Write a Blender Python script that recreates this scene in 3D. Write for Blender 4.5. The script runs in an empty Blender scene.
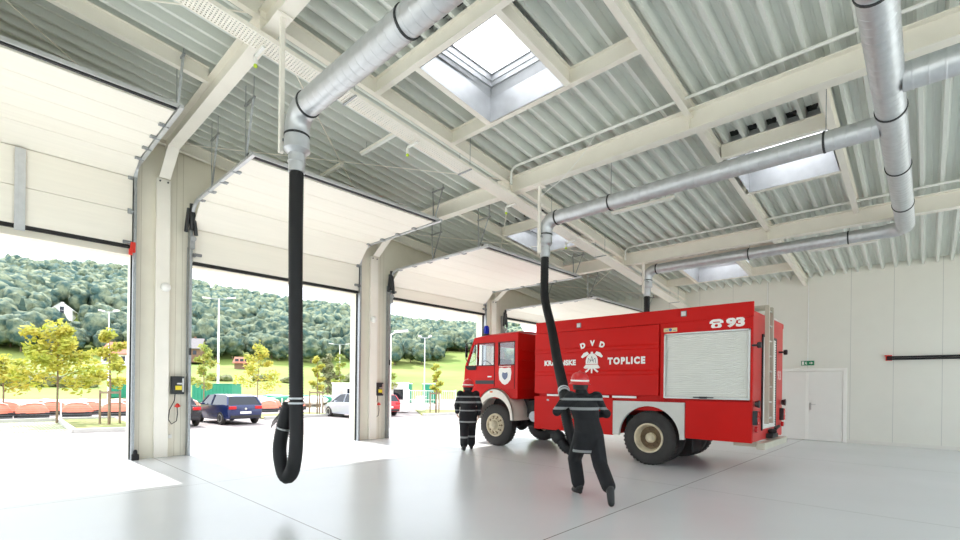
import bpy, bmesh, math, random
from mathutils import Vector, Matrix, Quaternion, noise as mnoise
random.seed(7)
PI = math.pi
SC = bpy.context.scene
COL = SC.collection
R = math.radians

# ------------------------------------------------------------------ materials
def lin(c):
    return tuple((v/12.92 if v <= .04045 else ((v+.055)/1.055)**2.4) for v in (x/255 for x in c))

def mat(name, rgb, rough=.5, metal=0.0, var=0.06, vscale=3.0, bump=0.0, bscale=60.0, spec=None,
        emit=0.0, alpha=None, trans=0.0, stretch=None, coat=0.0, ior=None):
    m = bpy.data.materials.new(name); m.use_nodes = True
    nt = m.node_tree; N = nt.nodes; L = nt.links
    b = N['Principled BSDF']
    c = lin(rgb)
    b.inputs['Roughness'].default_value = rough
    b.inputs['Metallic'].default_value = metal
    if spec is not None: b.inputs['Specular IOR Level'].default_value = spec
    if coat: b.inputs['Coat Weight'].default_value = coat; b.inputs['Coat Roughness'].default_value = .08
    if trans: b.inputs['Transmission Weight'].default_value = trans
    if ior: b.inputs['IOR'].default_value = ior
    tc = N.new('ShaderNodeTexCoord')
    vec = tc.outputs['Object']
    if stretch:
        mp = N.new('ShaderNodeMapping'); mp.inputs['Scale'].default_value = stretch
        L.new(vec, mp.inputs['Vector']); vec = mp.outputs['Vector']
    if var:
        n = N.new('ShaderNodeTexNoise'); n.inputs['Scale'].default_value = vscale; n.inputs['Detail'].default_value = 5
        L.new(vec, n.inputs['Vector'])
        r = N.new('ShaderNodeValToRGB')
        r.color_ramp.elements[0].position = .3; r.color_ramp.elements[1].position = .7
        r.color_ramp.elements[0].color = tuple(x*(1-var) for x in c)+(1,)
        r.color_ramp.elements[1].color = tuple(min(1, x*(1+var)) for x in c)+(1,)
        L.new(n.outputs['Fac'], r.inputs['Fac']); L.new(r.outputs['Color'], b.inputs['Base Color'])
    else:
        b.inputs['Base Color'].default_value = c+(1,)
    if bump:
        n2 = N.new('ShaderNodeTexNoise'); n2.inputs['Scale'].default_value = bscale; n2.inputs['Detail'].default_value = 3
        L.new(vec, n2.inputs['Vector'])
        bp = N.new('ShaderNodeBump'); bp.inputs['Strength'].default_value = bump; bp.inputs['Distance'].default_value = .01
        L.new(n2.outputs['Fac'], bp.inputs['Height']); L.new(bp.outputs['Normal'], b.inputs['Normal'])
    if emit:
        b.inputs['Emission Color'].default_value = c+(1,); b.inputs['Emission Strength'].default_value = emit
    if alpha is not None: b.inputs['Alpha'].default_value = alpha
    m.diffuse_color = c+(1,)
    return m

def two_tone(name, a, b_, scale, rough=.9, thr=(.4, .6), bump=0, stretch=None, trans=0.0):
    """noise mix between two colours"""
    m = mat(name, a, rough, var=.01, bump=bump, stretch=stretch)
    N = m.node_tree.nodes
    r = [n for n in N if n.type == 'VALTORGB'][0]
    t = [n for n in N if n.type == 'TEX_NOISE'][0]
    t.inputs['Scale'].default_value = scale
    r.color_ramp.elements[0].position = thr[0]; r.color_ramp.elements[1].position = thr[1]
    r.color_ramp.elements[0].color = lin(a)+(1,); r.color_ramp.elements[1].color = lin(b_)+(1,)
    return m

M = {}
M['cream_steel'] = mat('cream painted steel', (242, 238, 227), .45, var=.02)
M['white_steel'] = mat('white painted steel', (246, 242, 232), .4, var=.02)
M['deck'] = mat('coated steel deck', (222, 226, 220), .45, 0, var=.05, vscale=2, stretch=(.2, 3, 3))
M['door_panel'] = mat('cream door panel', (244, 240, 229), .5, var=.02, bump=.08, bscale=25, stretch=(.3, 6, 6))
M['pier_panel'] = mat('cream pier panel', (236, 231, 215), .55, var=.03)
M['wall_panel'] = mat('white wall panel', (230, 229, 219), .5, var=.01)
M['rear_wall'] = mat('white plaster', (224, 222, 214), .7, var=.02)
M['galv'] = mat('galvanised sheet', (206, 209, 212), .42, .75, var=.06, vscale=10)
M['galv_dull'] = mat('dull galvanised steel', (168, 172, 174), .45, .8, var=.12, vscale=20)
M['curb'] = mat('zinc curb sheet', (188, 190, 192), .45, .45, var=.08, vscale=4, bump=.15, bscale=5)
M['alu'] = mat('brushed aluminium', (205, 205, 200), .38, .75, var=.06, vscale=10)
M['dark_steel'] = mat('dark steel', (62, 64, 66), .5, .6, var=.1)
M['black_rubber'] = mat('black rubber', (30, 30, 31), .75, var=.2, vscale=6)
M['tyre'] = mat('tyre rubber', (52, 50, 48), .8, var=.18, vscale=5, bump=.15, bscale=40)
M['black_plastic'] = mat('black plastic', (34, 34, 36), .45, var=.1)
M['gray_plastic'] = mat('grey plastic', (120, 122, 124), .5, var=.06)
M['white_plastic'] = mat('white plastic', (240, 240, 236), .4, var=.02)
M['hose'] = mat('black ribbed hose', (17, 17, 18), .6, var=.15, vscale=8)
M['red_paint'] = mat('red fire paint', (200, 16, 8), .4, 0, var=.05, vscale=1.5, spec=.22)
M['red_dull'] = mat('faded red paint', (196, 44, 38), .45, 0, var=.06, vscale=2)
M['white_paint'] = mat('white vehicle paint', (232, 226, 212), .4, var=.05, vscale=3)
M['gray_fender'] = mat('pale grey vehicle paint', (206, 205, 198), .45, var=.05, vscale=3)
M['shutter'] = mat('aluminium shutter', (226, 226, 219), .5, .0, var=.02)
M['rim'] = mat('cream wheel paint', (206, 194, 166), .55, var=.18, vscale=9)
M['rim_dirt'] = mat('rusty hub', (120, 100, 74), .7, var=.25, vscale=14)
M['letter'] = mat('white vinyl lettering', (244, 240, 234), .5, var=0)
M['dark_glass'] = mat('dark tinted glass', (26, 32, 40), .05, var=.05)
M['blue_lens'] = mat('blue lens', (22, 40, 170), .15, var=.05)
M['red_lens'] = mat('red lens', (190, 20, 26), .2, var=.05)
M['orange_lens'] = mat('orange lens', (226, 110, 40), .2, var=.05)
M['clear_lens'] = mat('clear lens', (210, 208, 206), .15, var=.1, vscale=40)
M['chassis'] = mat('dark chassis', (44, 43, 42), .7, var=.2)
M['beige_bumper'] = mat('beige painted step', (192, 188, 170), .5, var=.06)
M['seat'] = mat('grey seat cloth', (96, 98, 104), .9, var=.1)
M['yellow'] = mat('yellow label', (236, 216, 60), .5, var=.02)
M['red_plastic'] = mat('red plastic', (222, 52, 38), .45, var=.03)
M['lime'] = mat('lime green plastic', (196, 226, 60), .5, var=.03)
M['green_sign'] = mat('green sign sheet', (22, 128, 84), .5, var=.03)
M['skin'] = mat('skin', (206, 158, 132), .55, var=.05, vscale=20)
M['eye'] = mat('dark eye', (34, 26, 22), .3, var=0)
M['helmet'] = mat('red helmet shell', (206, 38, 40), .35, var=.04, coat=.3)
M['boot'] = mat('black boot leather', (26, 25, 25), .5, var=.15, bump=.1)
M['man_door'] = mat('white door leaf', (236, 234, 228), .5, var=.01)
M['door_frame'] = mat('white door frame', (244, 242, 236), .5, var=.01)
M['bark'] = mat('young bark', (126, 108, 88), .9, var=.2, vscale=12, bump=.3)
M['stake'] = mat('wooden stake', (142, 122, 100), .9, var=.15, vscale=8)
M['concrete'] = mat('pale concrete', (182, 180, 176), .85, var=.05, vscale=1.5)
M['asphalt'] = mat('weathered asphalt', (150, 141, 138), .9, var=.07, vscale=.7)
M['bounce_gravel'] = mat('bright bounce gravel', (232, 228, 218), .95, var=.06, vscale=2)  # kept very bright so the unseen rear ground bounces light indoors
M['kerb'] = mat('grey kerb stone', (188, 186, 180), .85, var=.08, vscale=3)
M['fence_white'] = mat('white fence post', (232, 232, 228), .5, var=.03)
M['orange_shell'] = mat('orange shell', (230, 128, 98), .6, var=.08)
M['pale_top'] = mat('pale shell top', (226, 190, 172), .6, var=.05)
M['green_paint'] = mat('green container paint', (22, 128, 96), .55, var=.06)
M['blue_car'] = mat('dark blue car paint', (22, 38, 84), .3, .1, var=.04, coat=.6)
M['black_car'] = mat('black car paint', (26, 28, 34), .25, .3, var=.04, coat=.6)
M['silver_car'] = mat('silver car paint', (196, 202, 212), .28, .5, var=.03, coat=.5)
M['red_car'] = mat('red car paint', (190, 30, 40), .28, .1, var=.04, coat=.5)
M['house_wall'] = mat('white render', (236, 234, 230), .8, var=.02)
M['house_roof'] = mat('terracotta roof', (176, 112, 92), .85, var=.1)
M['house_roof_gray'] = mat('grey roof', (130, 124, 124), .85, var=.1)
M['wood_wall'] = mat('brown boarded wall', (128, 100, 80), .85, var=.1)

# reflective bands come with the garment: stripes by height on the cloth itself
def garment(name, bands, rgb=(20, 21, 24)):
    m = mat(name, rgb, .85, var=.12, vscale=9, bump=.25, bscale=35)
    nt = m.node_tree; N = nt.nodes; L = nt.links; b = N['Principled BSDF']
    src = b.inputs['Base Color'].links[0].from_socket
    tc = [n for n in N if n.type == 'TEX_COORD'][0]
    sep = N.new('ShaderNodeSeparateXYZ'); L.new(tc.outputs['Object'], sep.inputs[0])
    fac = None
    for z, hw in bands:
        s = N.new('ShaderNodeMath'); s.operation = 'SUBTRACT'; s.inputs[1].default_value = z; L.new(sep.outputs['Z'], s.inputs[0])
        a = N.new('ShaderNodeMath'); a.operation = 'ABSOLUTE'; L.new(s.outputs[0], a.inputs[0])
        l = N.new('ShaderNodeMath'); l.operation = 'LESS_THAN'; l.inputs[1].default_value = hw; L.new(a.outputs[0], l.inputs[0])
        if fac is None: fac = l.outputs[0]
        else:
            mx = N.new('ShaderNodeMath'); mx.operation = 'MAXIMUM'; L.new(fac, mx.inputs[0]); L.new(l.outputs[0], mx.inputs[1]); fac = mx.outputs[0]
    mix = N.new('ShaderNodeMix'); mix.data_type = 'RGBA'
    L.new(fac, mix.inputs['Factor']); L.new(src, mix.inputs['A']); mix.inputs['B'].default_value = lin((140, 142, 141))+(1,)
    L.new(mix.outputs['Result'], b.inputs['Base Color'])
    return m

def line_mat(base, axis_lines, rgb, name):
    """thin joints or seams at fixed coordinates drawn on a surface; axis_lines = [(axis, value, halfwidth)]"""
    nt = base.node_tree; N = nt.nodes; L = nt.links; b = N['Principled BSDF']
    src = b.inputs['Base Color'].links[0].from_socket
    tc = [n for n in N if n.type == 'TEX_COORD'][0]
    sep = N.new('ShaderNodeSeparateXYZ'); L.new(tc.outputs['Object'], sep.inputs[0])
    fac = None
    for ax, v, hw in axis_lines:
        s = N.new('ShaderNodeMath'); s.operation = 'SUBTRACT'; s.inputs[1].default_value = v; L.new(sep.outputs[ax], s.inputs[0])
        a = N.new('ShaderNodeMath'); a.operation = 'ABSOLUTE'; L.new(s.outputs[0], a.inputs[0])
        l = N.new('ShaderNodeMath'); l.operation = 'LESS_THAN'; l.inputs[1].default_value = hw; L.new(a.outputs[0], l.inputs[0])
        if fac is None: fac = l.outputs[0]
        else:
            mx = N.new('ShaderNodeMath'); mx.operation = 'MAXIMUM'; L.new(fac, mx.inputs[0]); L.new(l.outputs[0], mx.inputs[1]); fac = mx.outputs[0]
    mix = N.new('ShaderNodeMix'); mix.data_type = 'RGBA'
    L.new(fac, mix.inputs['Factor']); L.new(src, mix.inputs['A']); mix.inputs['B'].default_value = lin(rgb)+(1,)
    L.new(mix.outputs['Result'], b.inputs['Base Color'])
    return base

M['floor'] = line_mat(mat('grey epoxy floor', (214, 216, 217), .27, var=.035, vscale=.5, bump=.02, bscale=3, spec=.4),
    [('Y', 2.82, .007), ('X', 2.51, .007), ('Y', 8.12, .005), ('X', 7.72, .004), ('X', 12.9, .005), ('Y', -2.4, .006)], (128, 126, 120), 'floor')
for ph, hw in ((0, 0),):
    line_mat(M['wall_panel'], [('Y', y, .006) for y in (3.84, 2.73, 1.67, .70, -.30, -1.3, -2.3, 4.9, 6.0, 7.1, 8.2, 9.3, 10.4)], (200, 200, 193), 'w')
line_mat(M['pier_panel'], [('X', x+d, .005) for x in (2.11, 7.28, 12.46, -3.07) for d in (.16, .78, .90)], (206, 199, 180), 'p')

def perforated():
    m = mat('perforated white tray', (244, 240, 230), .45, var=.02)
    nt = m.node_tree; N = nt.nodes; L = nt.links; b = N['Principled BSDF']
    tc = [n for n in N if n.type == 'TEX_COORD'][0]
    v = N.new('ShaderNodeTexVoronoi'); v.inputs['Scale'].default_value = 24; v.inputs['Randomness'].default_value = .0; v.voronoi_dimensions = '2D'
    L.new(tc.outputs['Object'], v.inputs['Vector'])
    l = N.new('ShaderNodeMath'); l.operation = 'GREATER_THAN'; l.inputs[1].default_value = .27
    L.new(v.outputs['Distance'], l.inputs[0]); L.new(l.outputs[0], b.inputs['Alpha'])
    return m
M['perf'] = perforated()

def acrylic():
    m = bpy.data.materials.new('opal acrylic'); m.use_nodes = True
    nt = m.node_tree; N = nt.nodes; L = nt.links
    N.remove(N['Principled BSDF'])
    o = N['Material Output']
    t = N.new('ShaderNodeBsdfTranslucent'); t.inputs['Color'].default_value = (.95, .95, .95, 1)
    g = N.new('ShaderNodeBsdfTransparent')
    mx = N.new('ShaderNodeMixShader'); mx.inputs[0].default_value = .04
    L.new(t.outputs[0], mx.inputs[1]); L.new(g.outputs[0], mx.inputs[2]); L.new(mx.outputs[0], o.inputs['Surface'])
    return m
M['acrylic'] = acrylic()
def thin_glass():
    m = bpy.data.materials.new('thin clear glass'); m.use_nodes = True
    nt = m.node_tree; N = nt.nodes; L = nt.links
    N.remove(N['Principled BSDF']); o = N['Material Output']
    g = N.new('ShaderNodeBsdfTransparent'); g.inputs['Color'].default_value = (.93, .95, .95, 1)
    gl = N.new('ShaderNodeBsdfGlossy'); gl.inputs['Roughness'].default_value = .02
    mx = N.new('ShaderNodeMixShader'); mx.inputs[0].default_value = .07; L.new(g.outputs[0], mx.inputs[1]); L.new(gl.outputs[0], mx.inputs[2])
    L.new(mx.outputs[0], o.inputs['Surface'])
    return m
M['thin_glass'] = thin_glass()

def leaf_mat(name, a, b_, scale, transl=.35):
    m = two_tone(name, a, b_, scale, .7)
    nt = m.node_tree; N = nt.nodes; L = nt.links; b = N['Principled BSDF']; o = N['Material Output']
    src = b.inputs['Base Color'].links[0].from_socket
    t = N.new('ShaderNodeBsdfTranslucent'); L.new(src, t.inputs['Color'])
    mx = N.new('ShaderNodeMixShader'); mx.inputs[0].default_value = transl
    L.new(b.outputs[0], mx.inputs[1]); L.new(t.outputs[0], mx.inputs[2]); L.new(mx.outputs[0], o.inputs['Surface'])
    return m
M['leaf_yellow'] = leaf_mat('yellow green leaves', (164, 172, 62), (196, 186, 78), 1.5, .35)
M['leaf_green'] = leaf_mat('light green leaves', (138, 158, 68), (174, 176, 84), 1.5, .35)
def canopy(name, a, b_, fine, transl, depth):
    m = leaf_mat(name, a, b_, fine, transl)
    nt = m.node_tree; N = nt.nodes; L = nt.links; b = N['Principled BSDF']
    b.inputs['Specular IOR Level'].default_value = .1
    tc = [n for n in N if n.type == 'TEX_COORD'][0]
    n2 = N.new('ShaderNodeTexNoise'); n2.inputs['Scale'].default_value = 1.1; n2.inputs['Detail'].default_value = 6; n2.inputs['Roughness'].default_value = .7
    L.new(tc.outputs['Object'], n2.inputs['Vector'])
    bp = N.new('ShaderNodeBump'); bp.inputs['Strength'].default_value = 1.0; bp.inputs['Distance'].default_value = depth
    L.new(n2.outputs['Fac'], bp.inputs['Height']); L.new(bp.outputs['Normal'], b.inputs['Normal'])
    t = [n for n in N if n.type == 'BSDF_TRANSLUCENT'][0]; L.new(bp.outputs['Normal'], t.inputs['Normal'])
    return m
M['forest'] = canopy('haze-tinted forest leaves', (92, 122, 114), (164, 174, 142), .3, .15, 1.6)  # distance haze painted into the leaf colour: bluer, paler, muted
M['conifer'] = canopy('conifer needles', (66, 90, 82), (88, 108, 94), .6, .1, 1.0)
M['bush'] = leaf_mat('bush leaves', (104, 112, 72), (134, 134, 86), .8, .25)
M['meadow'] = two_tone('meadow grass', (100, 124, 46), (130, 140, 70), .035, .95, (.35, .65))
M['lawn'] = two_tone('dry lawn', (116, 126, 66), (150, 144, 94), 1.2, .95)

def paver():
    m = mat('grass joint pavers', (206, 206, 184), .9, var=.05)
    nt = m.node_tree; N = nt.nodes; L = nt.links; b = N['Principled BSDF']
    tc = [n for n in N if n.type == 'TEX_COORD'][0]
    br = N.new('ShaderNodeTexBrick'); br.inputs['Scale'].default_value = 2.2
    br.inputs['Color1'].default_value = lin((180, 180, 164))+(1,); br.inputs['Color2'].default_value = lin((166, 168, 152))+(1,)
    br.inputs['Mortar'].default_value = lin((122, 130, 66))+(1,); br.inputs['Mortar Size'].default_value = .05
    L.new(tc.outputs['Object'], br.inputs['Vector']); L.new(br.outputs['Color'], b.inputs['Base Color'])
    return m
M['paver'] = paver()

# ------------------------------------------------------------------ mesh builder
class MB:
    def __init__(s): s.v = []; s.f = []; s.mi = []; s.m = 0; s.T = None
    def add(s, vs, fs):
        n = len(s.v)
        for p in vs:
            p = Vector(p)
            s.v.append(s.T @ p if s.T else p)
        for f in fs: s.f.append(tuple(i+n for i in f)); s.mi.append(s.m)
        return s
    def box(s, x0, x1, y0, y1, z0, z1):
        return s.add([(x, y, z) for x in (x0, x1) for y in (y0, y1) for z in (z0, z1)],
              [(0, 1, 3, 2), (4, 6, 7, 5), (0, 4, 5, 1), (2, 3, 7, 6), (0, 2, 6, 4), (1, 5, 7, 3)])
    def obox(s, c, a, b, d):
        c, a, b, d = map(Vector, (c, a, b, d))
        return s.add([c+i*a+j*b+k*d for i in (-1, 1) for j in (-1, 1) for k in (-1, 1)],
              [(0, 1, 3, 2), (4, 6, 7, 5), (0, 4, 5, 1), (2, 3, 7, 6), (0, 2, 6, 4), (1, 5, 7, 3)])
    def bar(s, p0, p1, w, h, up=(0, 0, 1)):
        p0, p1 = Vector(p0), Vector(p1); d = (p1-p0)
        L = d.length; d.normalize(); up = Vector(up)
        if abs(d.dot(up)) > .95: up = Vector((1, 0, 0))
        sx = d.cross(up).normalized(); uz = sx.cross(d)
        return s.obox((p0+p1)/2, d*L/2, sx*w/2, uz*h/2)
    def prism(s, poly, fn, w0, w1):
        n = len(poly)
        return s.add([fn(u, v, w0) for u, v in poly]+[fn(u, v, w1) for u, v in poly],
            [tuple(range(n-1, -1, -1)), tuple(range(n, 2*n))]+[(i, (i+1) % n, (i+1) % n+n, i+n) for i in range(n)])
    def loft(s, rings, closed=True, cap=True):
        n = len(rings[0]); vs = [p for r in rings for p in r]; fs = []
        for k in range(len(rings)-1):
            for i in range(n if closed else n-1):
                j = (i+1) % n
                fs.append((k*n+i, k*n+j, (k+1)*n+j, (k+1)*n+i))
        if cap and closed:
            fs.append(tuple(range(n-1, -1, -1))); fs.append(tuple((len(rings)-1)*n+i for i in range(n)))
        return s.add(vs, fs)
    def tube(s, pts, rad, n=12, cap=True):
        pts = [Vector(p) for p in pts]; k = len(pts)
        if not isinstance(rad, (list, tuple)): rad = [rad]*k
        rings = []; nrm = None
        for i in range(k):
            t = (pts[min(i+1, k-1)]-pts[max(i-1, 0)])
            if t.length < 1e-9: t = Vector((0, 0, 1))
            t.normalize()
            if nrm is None:
                a = Vector((0, 0, 1)) if abs(t.z) < .9 else Vector((1, 0, 0))
                nrm = (a-t*a.dot(t)).normalized()
            else:
                nrm = nrm-t*nrm.dot(t)
                nrm = nrm.normalized()
            bn = t.cross(nrm)
            rings.append([pts[i]+(nrm*math.cos(2*PI*j/n)+bn*math.sin(2*PI*j/n))*rad[i] for j in range(n)])
        return s.loft(rings, True, cap)
    def cyl(s, p0, p1, r, r2=None, n=16): return s.tube([p0, p1], [r, r if r2 is None else r2], n)
    def lathe(s, prof, o, axis, n=24, cap=True):
        """prof = [(radius, distance along axis)]"""
        o = Vector(o); t = Vector(axis).normalized()
        a = Vector((0, 0, 1)) if abs(t.z) < .9 else Vector((1, 0, 0))
        u = (a-t*a.dot(t)).normalized(); w = t.cross(u)
        return s.loft([[o+t*h+(u*math.cos(2*PI*j/n)+w*math.sin(2*PI*j/n))*r for j in range(n)] for r, h in prof], True, cap)
    def ball(s, c, r, n=12, m=8, sc=(1, 1, 1)):
        c = Vector(c)
        rings = []
        for i in range(m+1):
            th = PI*i/m
            rr = max(math.sin(th), 1e-3)
            rings.append([c+Vector((rr*math.cos(2*PI*j/n)*sc[0], rr*math.sin(2*PI*j/n)*sc[1], math.cos(th)*sc[2]))*r for j in range(n)])
        rings.reverse()
        return s.loft(rings)
    def lumps(s, c, r, sub, amp, freq, sc=(1, 1, 1), seed=0):
        bm = bmesh.new(); bmesh.ops.create_icosphere(bm, subdivisions=sub, radius=1)
        off = Vector((seed*7.3, seed*3.1, seed*1.7)); c = Vector(c)
        vs = []
        for v in bm.verts:
            d = v.co.normalized(); k = 1+amp*mnoise.noise(d*freq+off)
            vs.append(c+Vector((d.x*sc[0], d.y*sc[1], d.z*sc[2]))*r*k)
        fs = [tuple(v.index for v in f.verts) for f in bm.faces]; bm.free()
        return s.add(vs, fs)
    def build(s, name, mats, parent=None, smooth=None, bevel=0, seg=2, local=False):
        me = bpy.data.meshes.new(name)
        off = Vector((0, 0, 0))
        if parent is not None and not local:
            q = parent
            while q is not None: off += q.location; q = q.parent
        me.from_pydata([p-off for p in s.v], [], s.f)
        for m_ in (mats if isinstance(mats, (list, tuple)) else [mats]): me.materials.append(m_)
        if len(me.materials) > 1: me.polygons.foreach_set('material_index', s.mi)
        bm = bmesh.new(); bm.from_mesh(me); bmesh.ops.recalc_face_normals(bm, faces=bm.faces)
        bm.to_mesh(me); bm.free()
        if smooth is not None:
            me.polygons.foreach_set('use_smooth', [True]*len(me.polygons))
            if smooth < 179: me.set_sharp_from_angle(angle=R(smooth))
        me.update()
        o = bpy.data.objects.new(name, me); COL.objects.link(o)
        if parent is not None: o.parent = parent
        if bevel:
            b = o.modifiers.new('edge', 'BEVEL'); b.width = bevel; b.segments = seg; b.limit_method = 'ANGLE'; b.angle_limit = R(40)
        return o

def tag(o, label, cat, group=None, kind=None):
    o['label'] = label; o['category'] = cat
    if group: o['group'] = group
    if kind: o['kind'] = kind
    return o
def thing(name, label, cat, loc=(0, 0, 0), rotz=0, group=None, kind=None):
    o = bpy.data.objects.new(name, None); COL.objects.link(o)
    o.empty_display_size = .1
    o.location = loc; o.rotation_euler = (0, 0, rotz)
    return tag(o, label, cat, group, kind)
def copy_tree(o, parent=None):
    c = o.copy(); COL.objects.link(c); c.parent = parent
    for ch in list(KIDS.get(o.name, [])) or [x for x in o.children]:
        copy_tree(ch, c)
    return c
KIDS = {}

_txt = {}
def glyphs(body, bold=.0, shear=0, gap=1.0):
    key = (body, bold, shear, gap)
    if key in _txt: return _txt[key]
    cu = bpy.data.curves.new('lettering', 'FONT'); cu.body = body; cu.offset = bold; cu.shear = shear; cu.resolution_u = 4; cu.space_character = gap
    ob = bpy.data.objects.new('lettering', cu); COL.objects.link(ob)
    dg = bpy.context.evaluated_depsgraph_get(); ev = ob.evaluated_get(dg); me = ev.to_mesh()
    vs = [v.co.copy() for v in me.vertices]; fs = [tuple(p.vertices) for p in me.polygons]
    ev.to_mesh_clear(); bpy.data.objects.remove(ob); bpy.data.curves.remove(cu)
    x0 = min(v.x for v in vs); x1 = max(v.x for v in vs); y0 = min(v.y for v in vs); y1 = max(v.y for v in vs)
    vs = [((v.x-x0)/(x1-x0), (v.y-y0)/(y1-y0)) for v in vs]
    _txt[key] = (vs, fs); return _txt[key]
def lettering(mb, body, fn, bold=.03, shear=0, gap=1.0):
    """fn(u,v) maps the unit box of the word onto the surface"""
    vs, fs = glyphs(body, bold, shear, gap)
    return mb.add([fn(u, v) for u, v in vs], fs)
# ------------------------------------------------------------------ the hall
SL = .104
XB = 17.9            # end wall
YD = 11.65           # door wall, inner face
XL, YR = -3.2, -4.0
CX = [-2.54, 2.635, 7.81, 12.985]       # frame lines
OPEN = [(-2.02, 2.11), (3.16, 7.28), (8.34, 12.46), (13.51, 17.63)]
PIER = [(-3.2, -2.02), (2.11, 3.16), (7.28, 8.34), (12.46, 13.51), (17.63, 17.9)]
def zv(x): return 5.08+SL*(XB-x)        # underside of the deck ribs
def zp(x): return 5.885+SL*(7.81-x)      # underside of the purlins

def struct(name, label, mb, m, cat, **k):
    return tag(mb.build(name, m, **k), label, cat, kind='structure')

b = MB(); b.box(XL-.2, XB+.2, YR-.2, 11.98, -.25, 0)
struct('floor', 'pale grey glossy epoxy floor with thin joint lines', b, M['floor'], 'floor')

b = MB()
for x0, x1 in PIER:
    b.prism([(x0, -.2), (x1, -.2), (x1, zv(x1)+.15), (x0, zv(x0)+.15)], lambda u, v, w: (u, w, v), YD, 11.95)
for x0, x1 in OPEN:
    b.prism([(x0, 4.1), (x1, 4.1), (x1, zv(x1)+.15), (x0, zv(x0)+.15)], lambda u, v, w: (u, w, v), YD, 11.95)
struct('wall_front', 'cream panelled wall with four tall garage openings', b, M['pier_panel'], 'wall')
b = MB(); b.box(XB, XB+.2, YR-.2, 11.95, -.2, 5.26)
struct('wall_end', 'pale grey panelled end wall with vertical joints behind the truck', b, M['wall_panel'], 'wall')
b = MB(); b.box(XB-.012, XB, YR, 1.73, 0, .1).box(XB-.012, XB, 3.82, 11.6, 0, .1)
struct('baseboard_end', 'low pale plinth strip along the end wall', b, M['rear_wall'], 'baseboard')
# rear and left walls behind the camera; big windows added for fill daylight
RW = [(-2.6, 3.2), (3.8, 10.0), (10.6, 17.0)]
b = MB()
xs = [XL-.2]+[v for w_ in RW for v in w_]+[XB+.2]
for x0, x1 in zip(xs[::2], xs[1::2]): b.prism([(x0, -.2), (x1, -.2), (x1, zv(x1)+.15), (x0, zv(x0)+.15)], lambda u, v, w: (u, w, v), YR-.2, YR)
for x0, x1 in RW:
    b.box(x0, x1, YR-.2, YR, -.2, .5); b.prism([(x0, 5.0), (x1, 5.0), (x1, zv(x1)+.15), (x0, zv(x0)+.15)], lambda u, v, w: (u, w, v), YR-.2, YR)
struct('wall_rear', 'white rear wall of the hall with three wide windows added for fill daylight', b, M['rear_wall'], 'wall')
LW = [(-2.6, 2.6), (4.6, 9.8)]
b = MB(); z9 = zv(XL)+.15
ys = [YR]+[v for w_ in LW for v in w_]+[11.95]
for y0, y1 in zip(ys[::2], ys[1::2]): b.box(XL-.2, XL, y0, y1, -.2, z9)
for y0, y1 in LW: b.box(XL-.2, XL, y0, y1, -.2, .5).box(XL-.2, XL, y0, y1, 4.6, z9)
struct('wall_left', 'white side wall of the hall with two wide windows added for fill daylight', b, M['rear_wall'], 'wall')
for i, (x0, x1) in enumerate(RW+LW):
    rear = i < 3
    z1 = 5.0 if rear else 4.6
    t = thing('window_%d' % (i+6), ['added fill light window in the rear wall nearest the side wall', 'added fill light window in the middle of the rear wall', 'added fill light window in the rear wall nearest the end wall', 'added fill light window in the side wall near the rear wall', 'added fill light window in the side wall near the garage doors'][i], 'window',
              ((x0+x1)/2, YR-.1, .5) if rear else (XL-.1, (x0+x1)/2, .5), kind='structure')
    def bx(b, u0, u1, d0, d1, z0_, z1_):
        return b.box(u0, u1, YR-.1+d0, YR-.1+d1, z0_, z1_) if rear else b.box(XL-.1+d0, XL-.1+d1, u0, u1, z0_, z1_)
    b = MB()
    for u in (x0, (x0*2+x1)/3-.03, (x0+2*x1)/3-.03, x1-.06): bx(b, u, u+.06, -.03, .03, .5, z1)
    bx(b, x0, x1, -.03, .03, .5, .56); bx(b, x0, x1, -.03, .03, z1-.06, z1); b.build('frame', M['door_frame'], t)
    b = MB(); bx(b, x0, x1, -.004, .004, .5, z1); b.build('pane', M['thin_glass'], t)
    b = MB(); bx(b, x0-.1, x1+.1, .1, .22, .46, .5); b.build('sill', M['door_frame'], t)

# trapezoidal deck, ribs along X, openings under the roof lights
SKY = [(4.45, 6.0, 4.0, 5.48), (9.32, 10.8, 1.2, 2.68), (14.42, 16.1, 3.98, 5.44), (9.92, 11.38, 6.98, 8.4)]
HOLES = SKY + [(-.9, .7, 4.0, 5.48)]
P = .2845
prof = []
y = 2.38-P*24
while y < 12.2:
    for dy, dz in ((-.026, 0), (.026, 0), (.06, .16), (.122, .16), (.132, .15), (.152, .15), (.162, .16), (.2245, .16)):
        prof.append((y+dy, dz))
    y += P
b = MB()
for (ya, za), (yb, zb) in zip(prof, prof[1:]):
    if yb < YR-.1 or ya > 11.9: continue
    ym = (ya+yb)/2
    xs = [(XL-.15, XB+.02)]
    for h in HOLES:
        if h[2] < ym < h[3]:
            n = []
            for a, c in xs:
                if a < h[0] and c > h[1]: n += [(a, h[0]), (h[1], c)]
                else: n.append((a, c))
            xs = n
    for a, c in xs:
        b.add([(a, ya, zv(a)+za), (c, ya, zv(c)+za), (c, yb, zv(c)+zb), (a, yb, zv(a)+zb)], [(0, 1, 2, 3)])
struct('ceiling', 'white ribbed steel roof deck sloping down to the end wall', b, M['deck'], 'ceiling')

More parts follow.
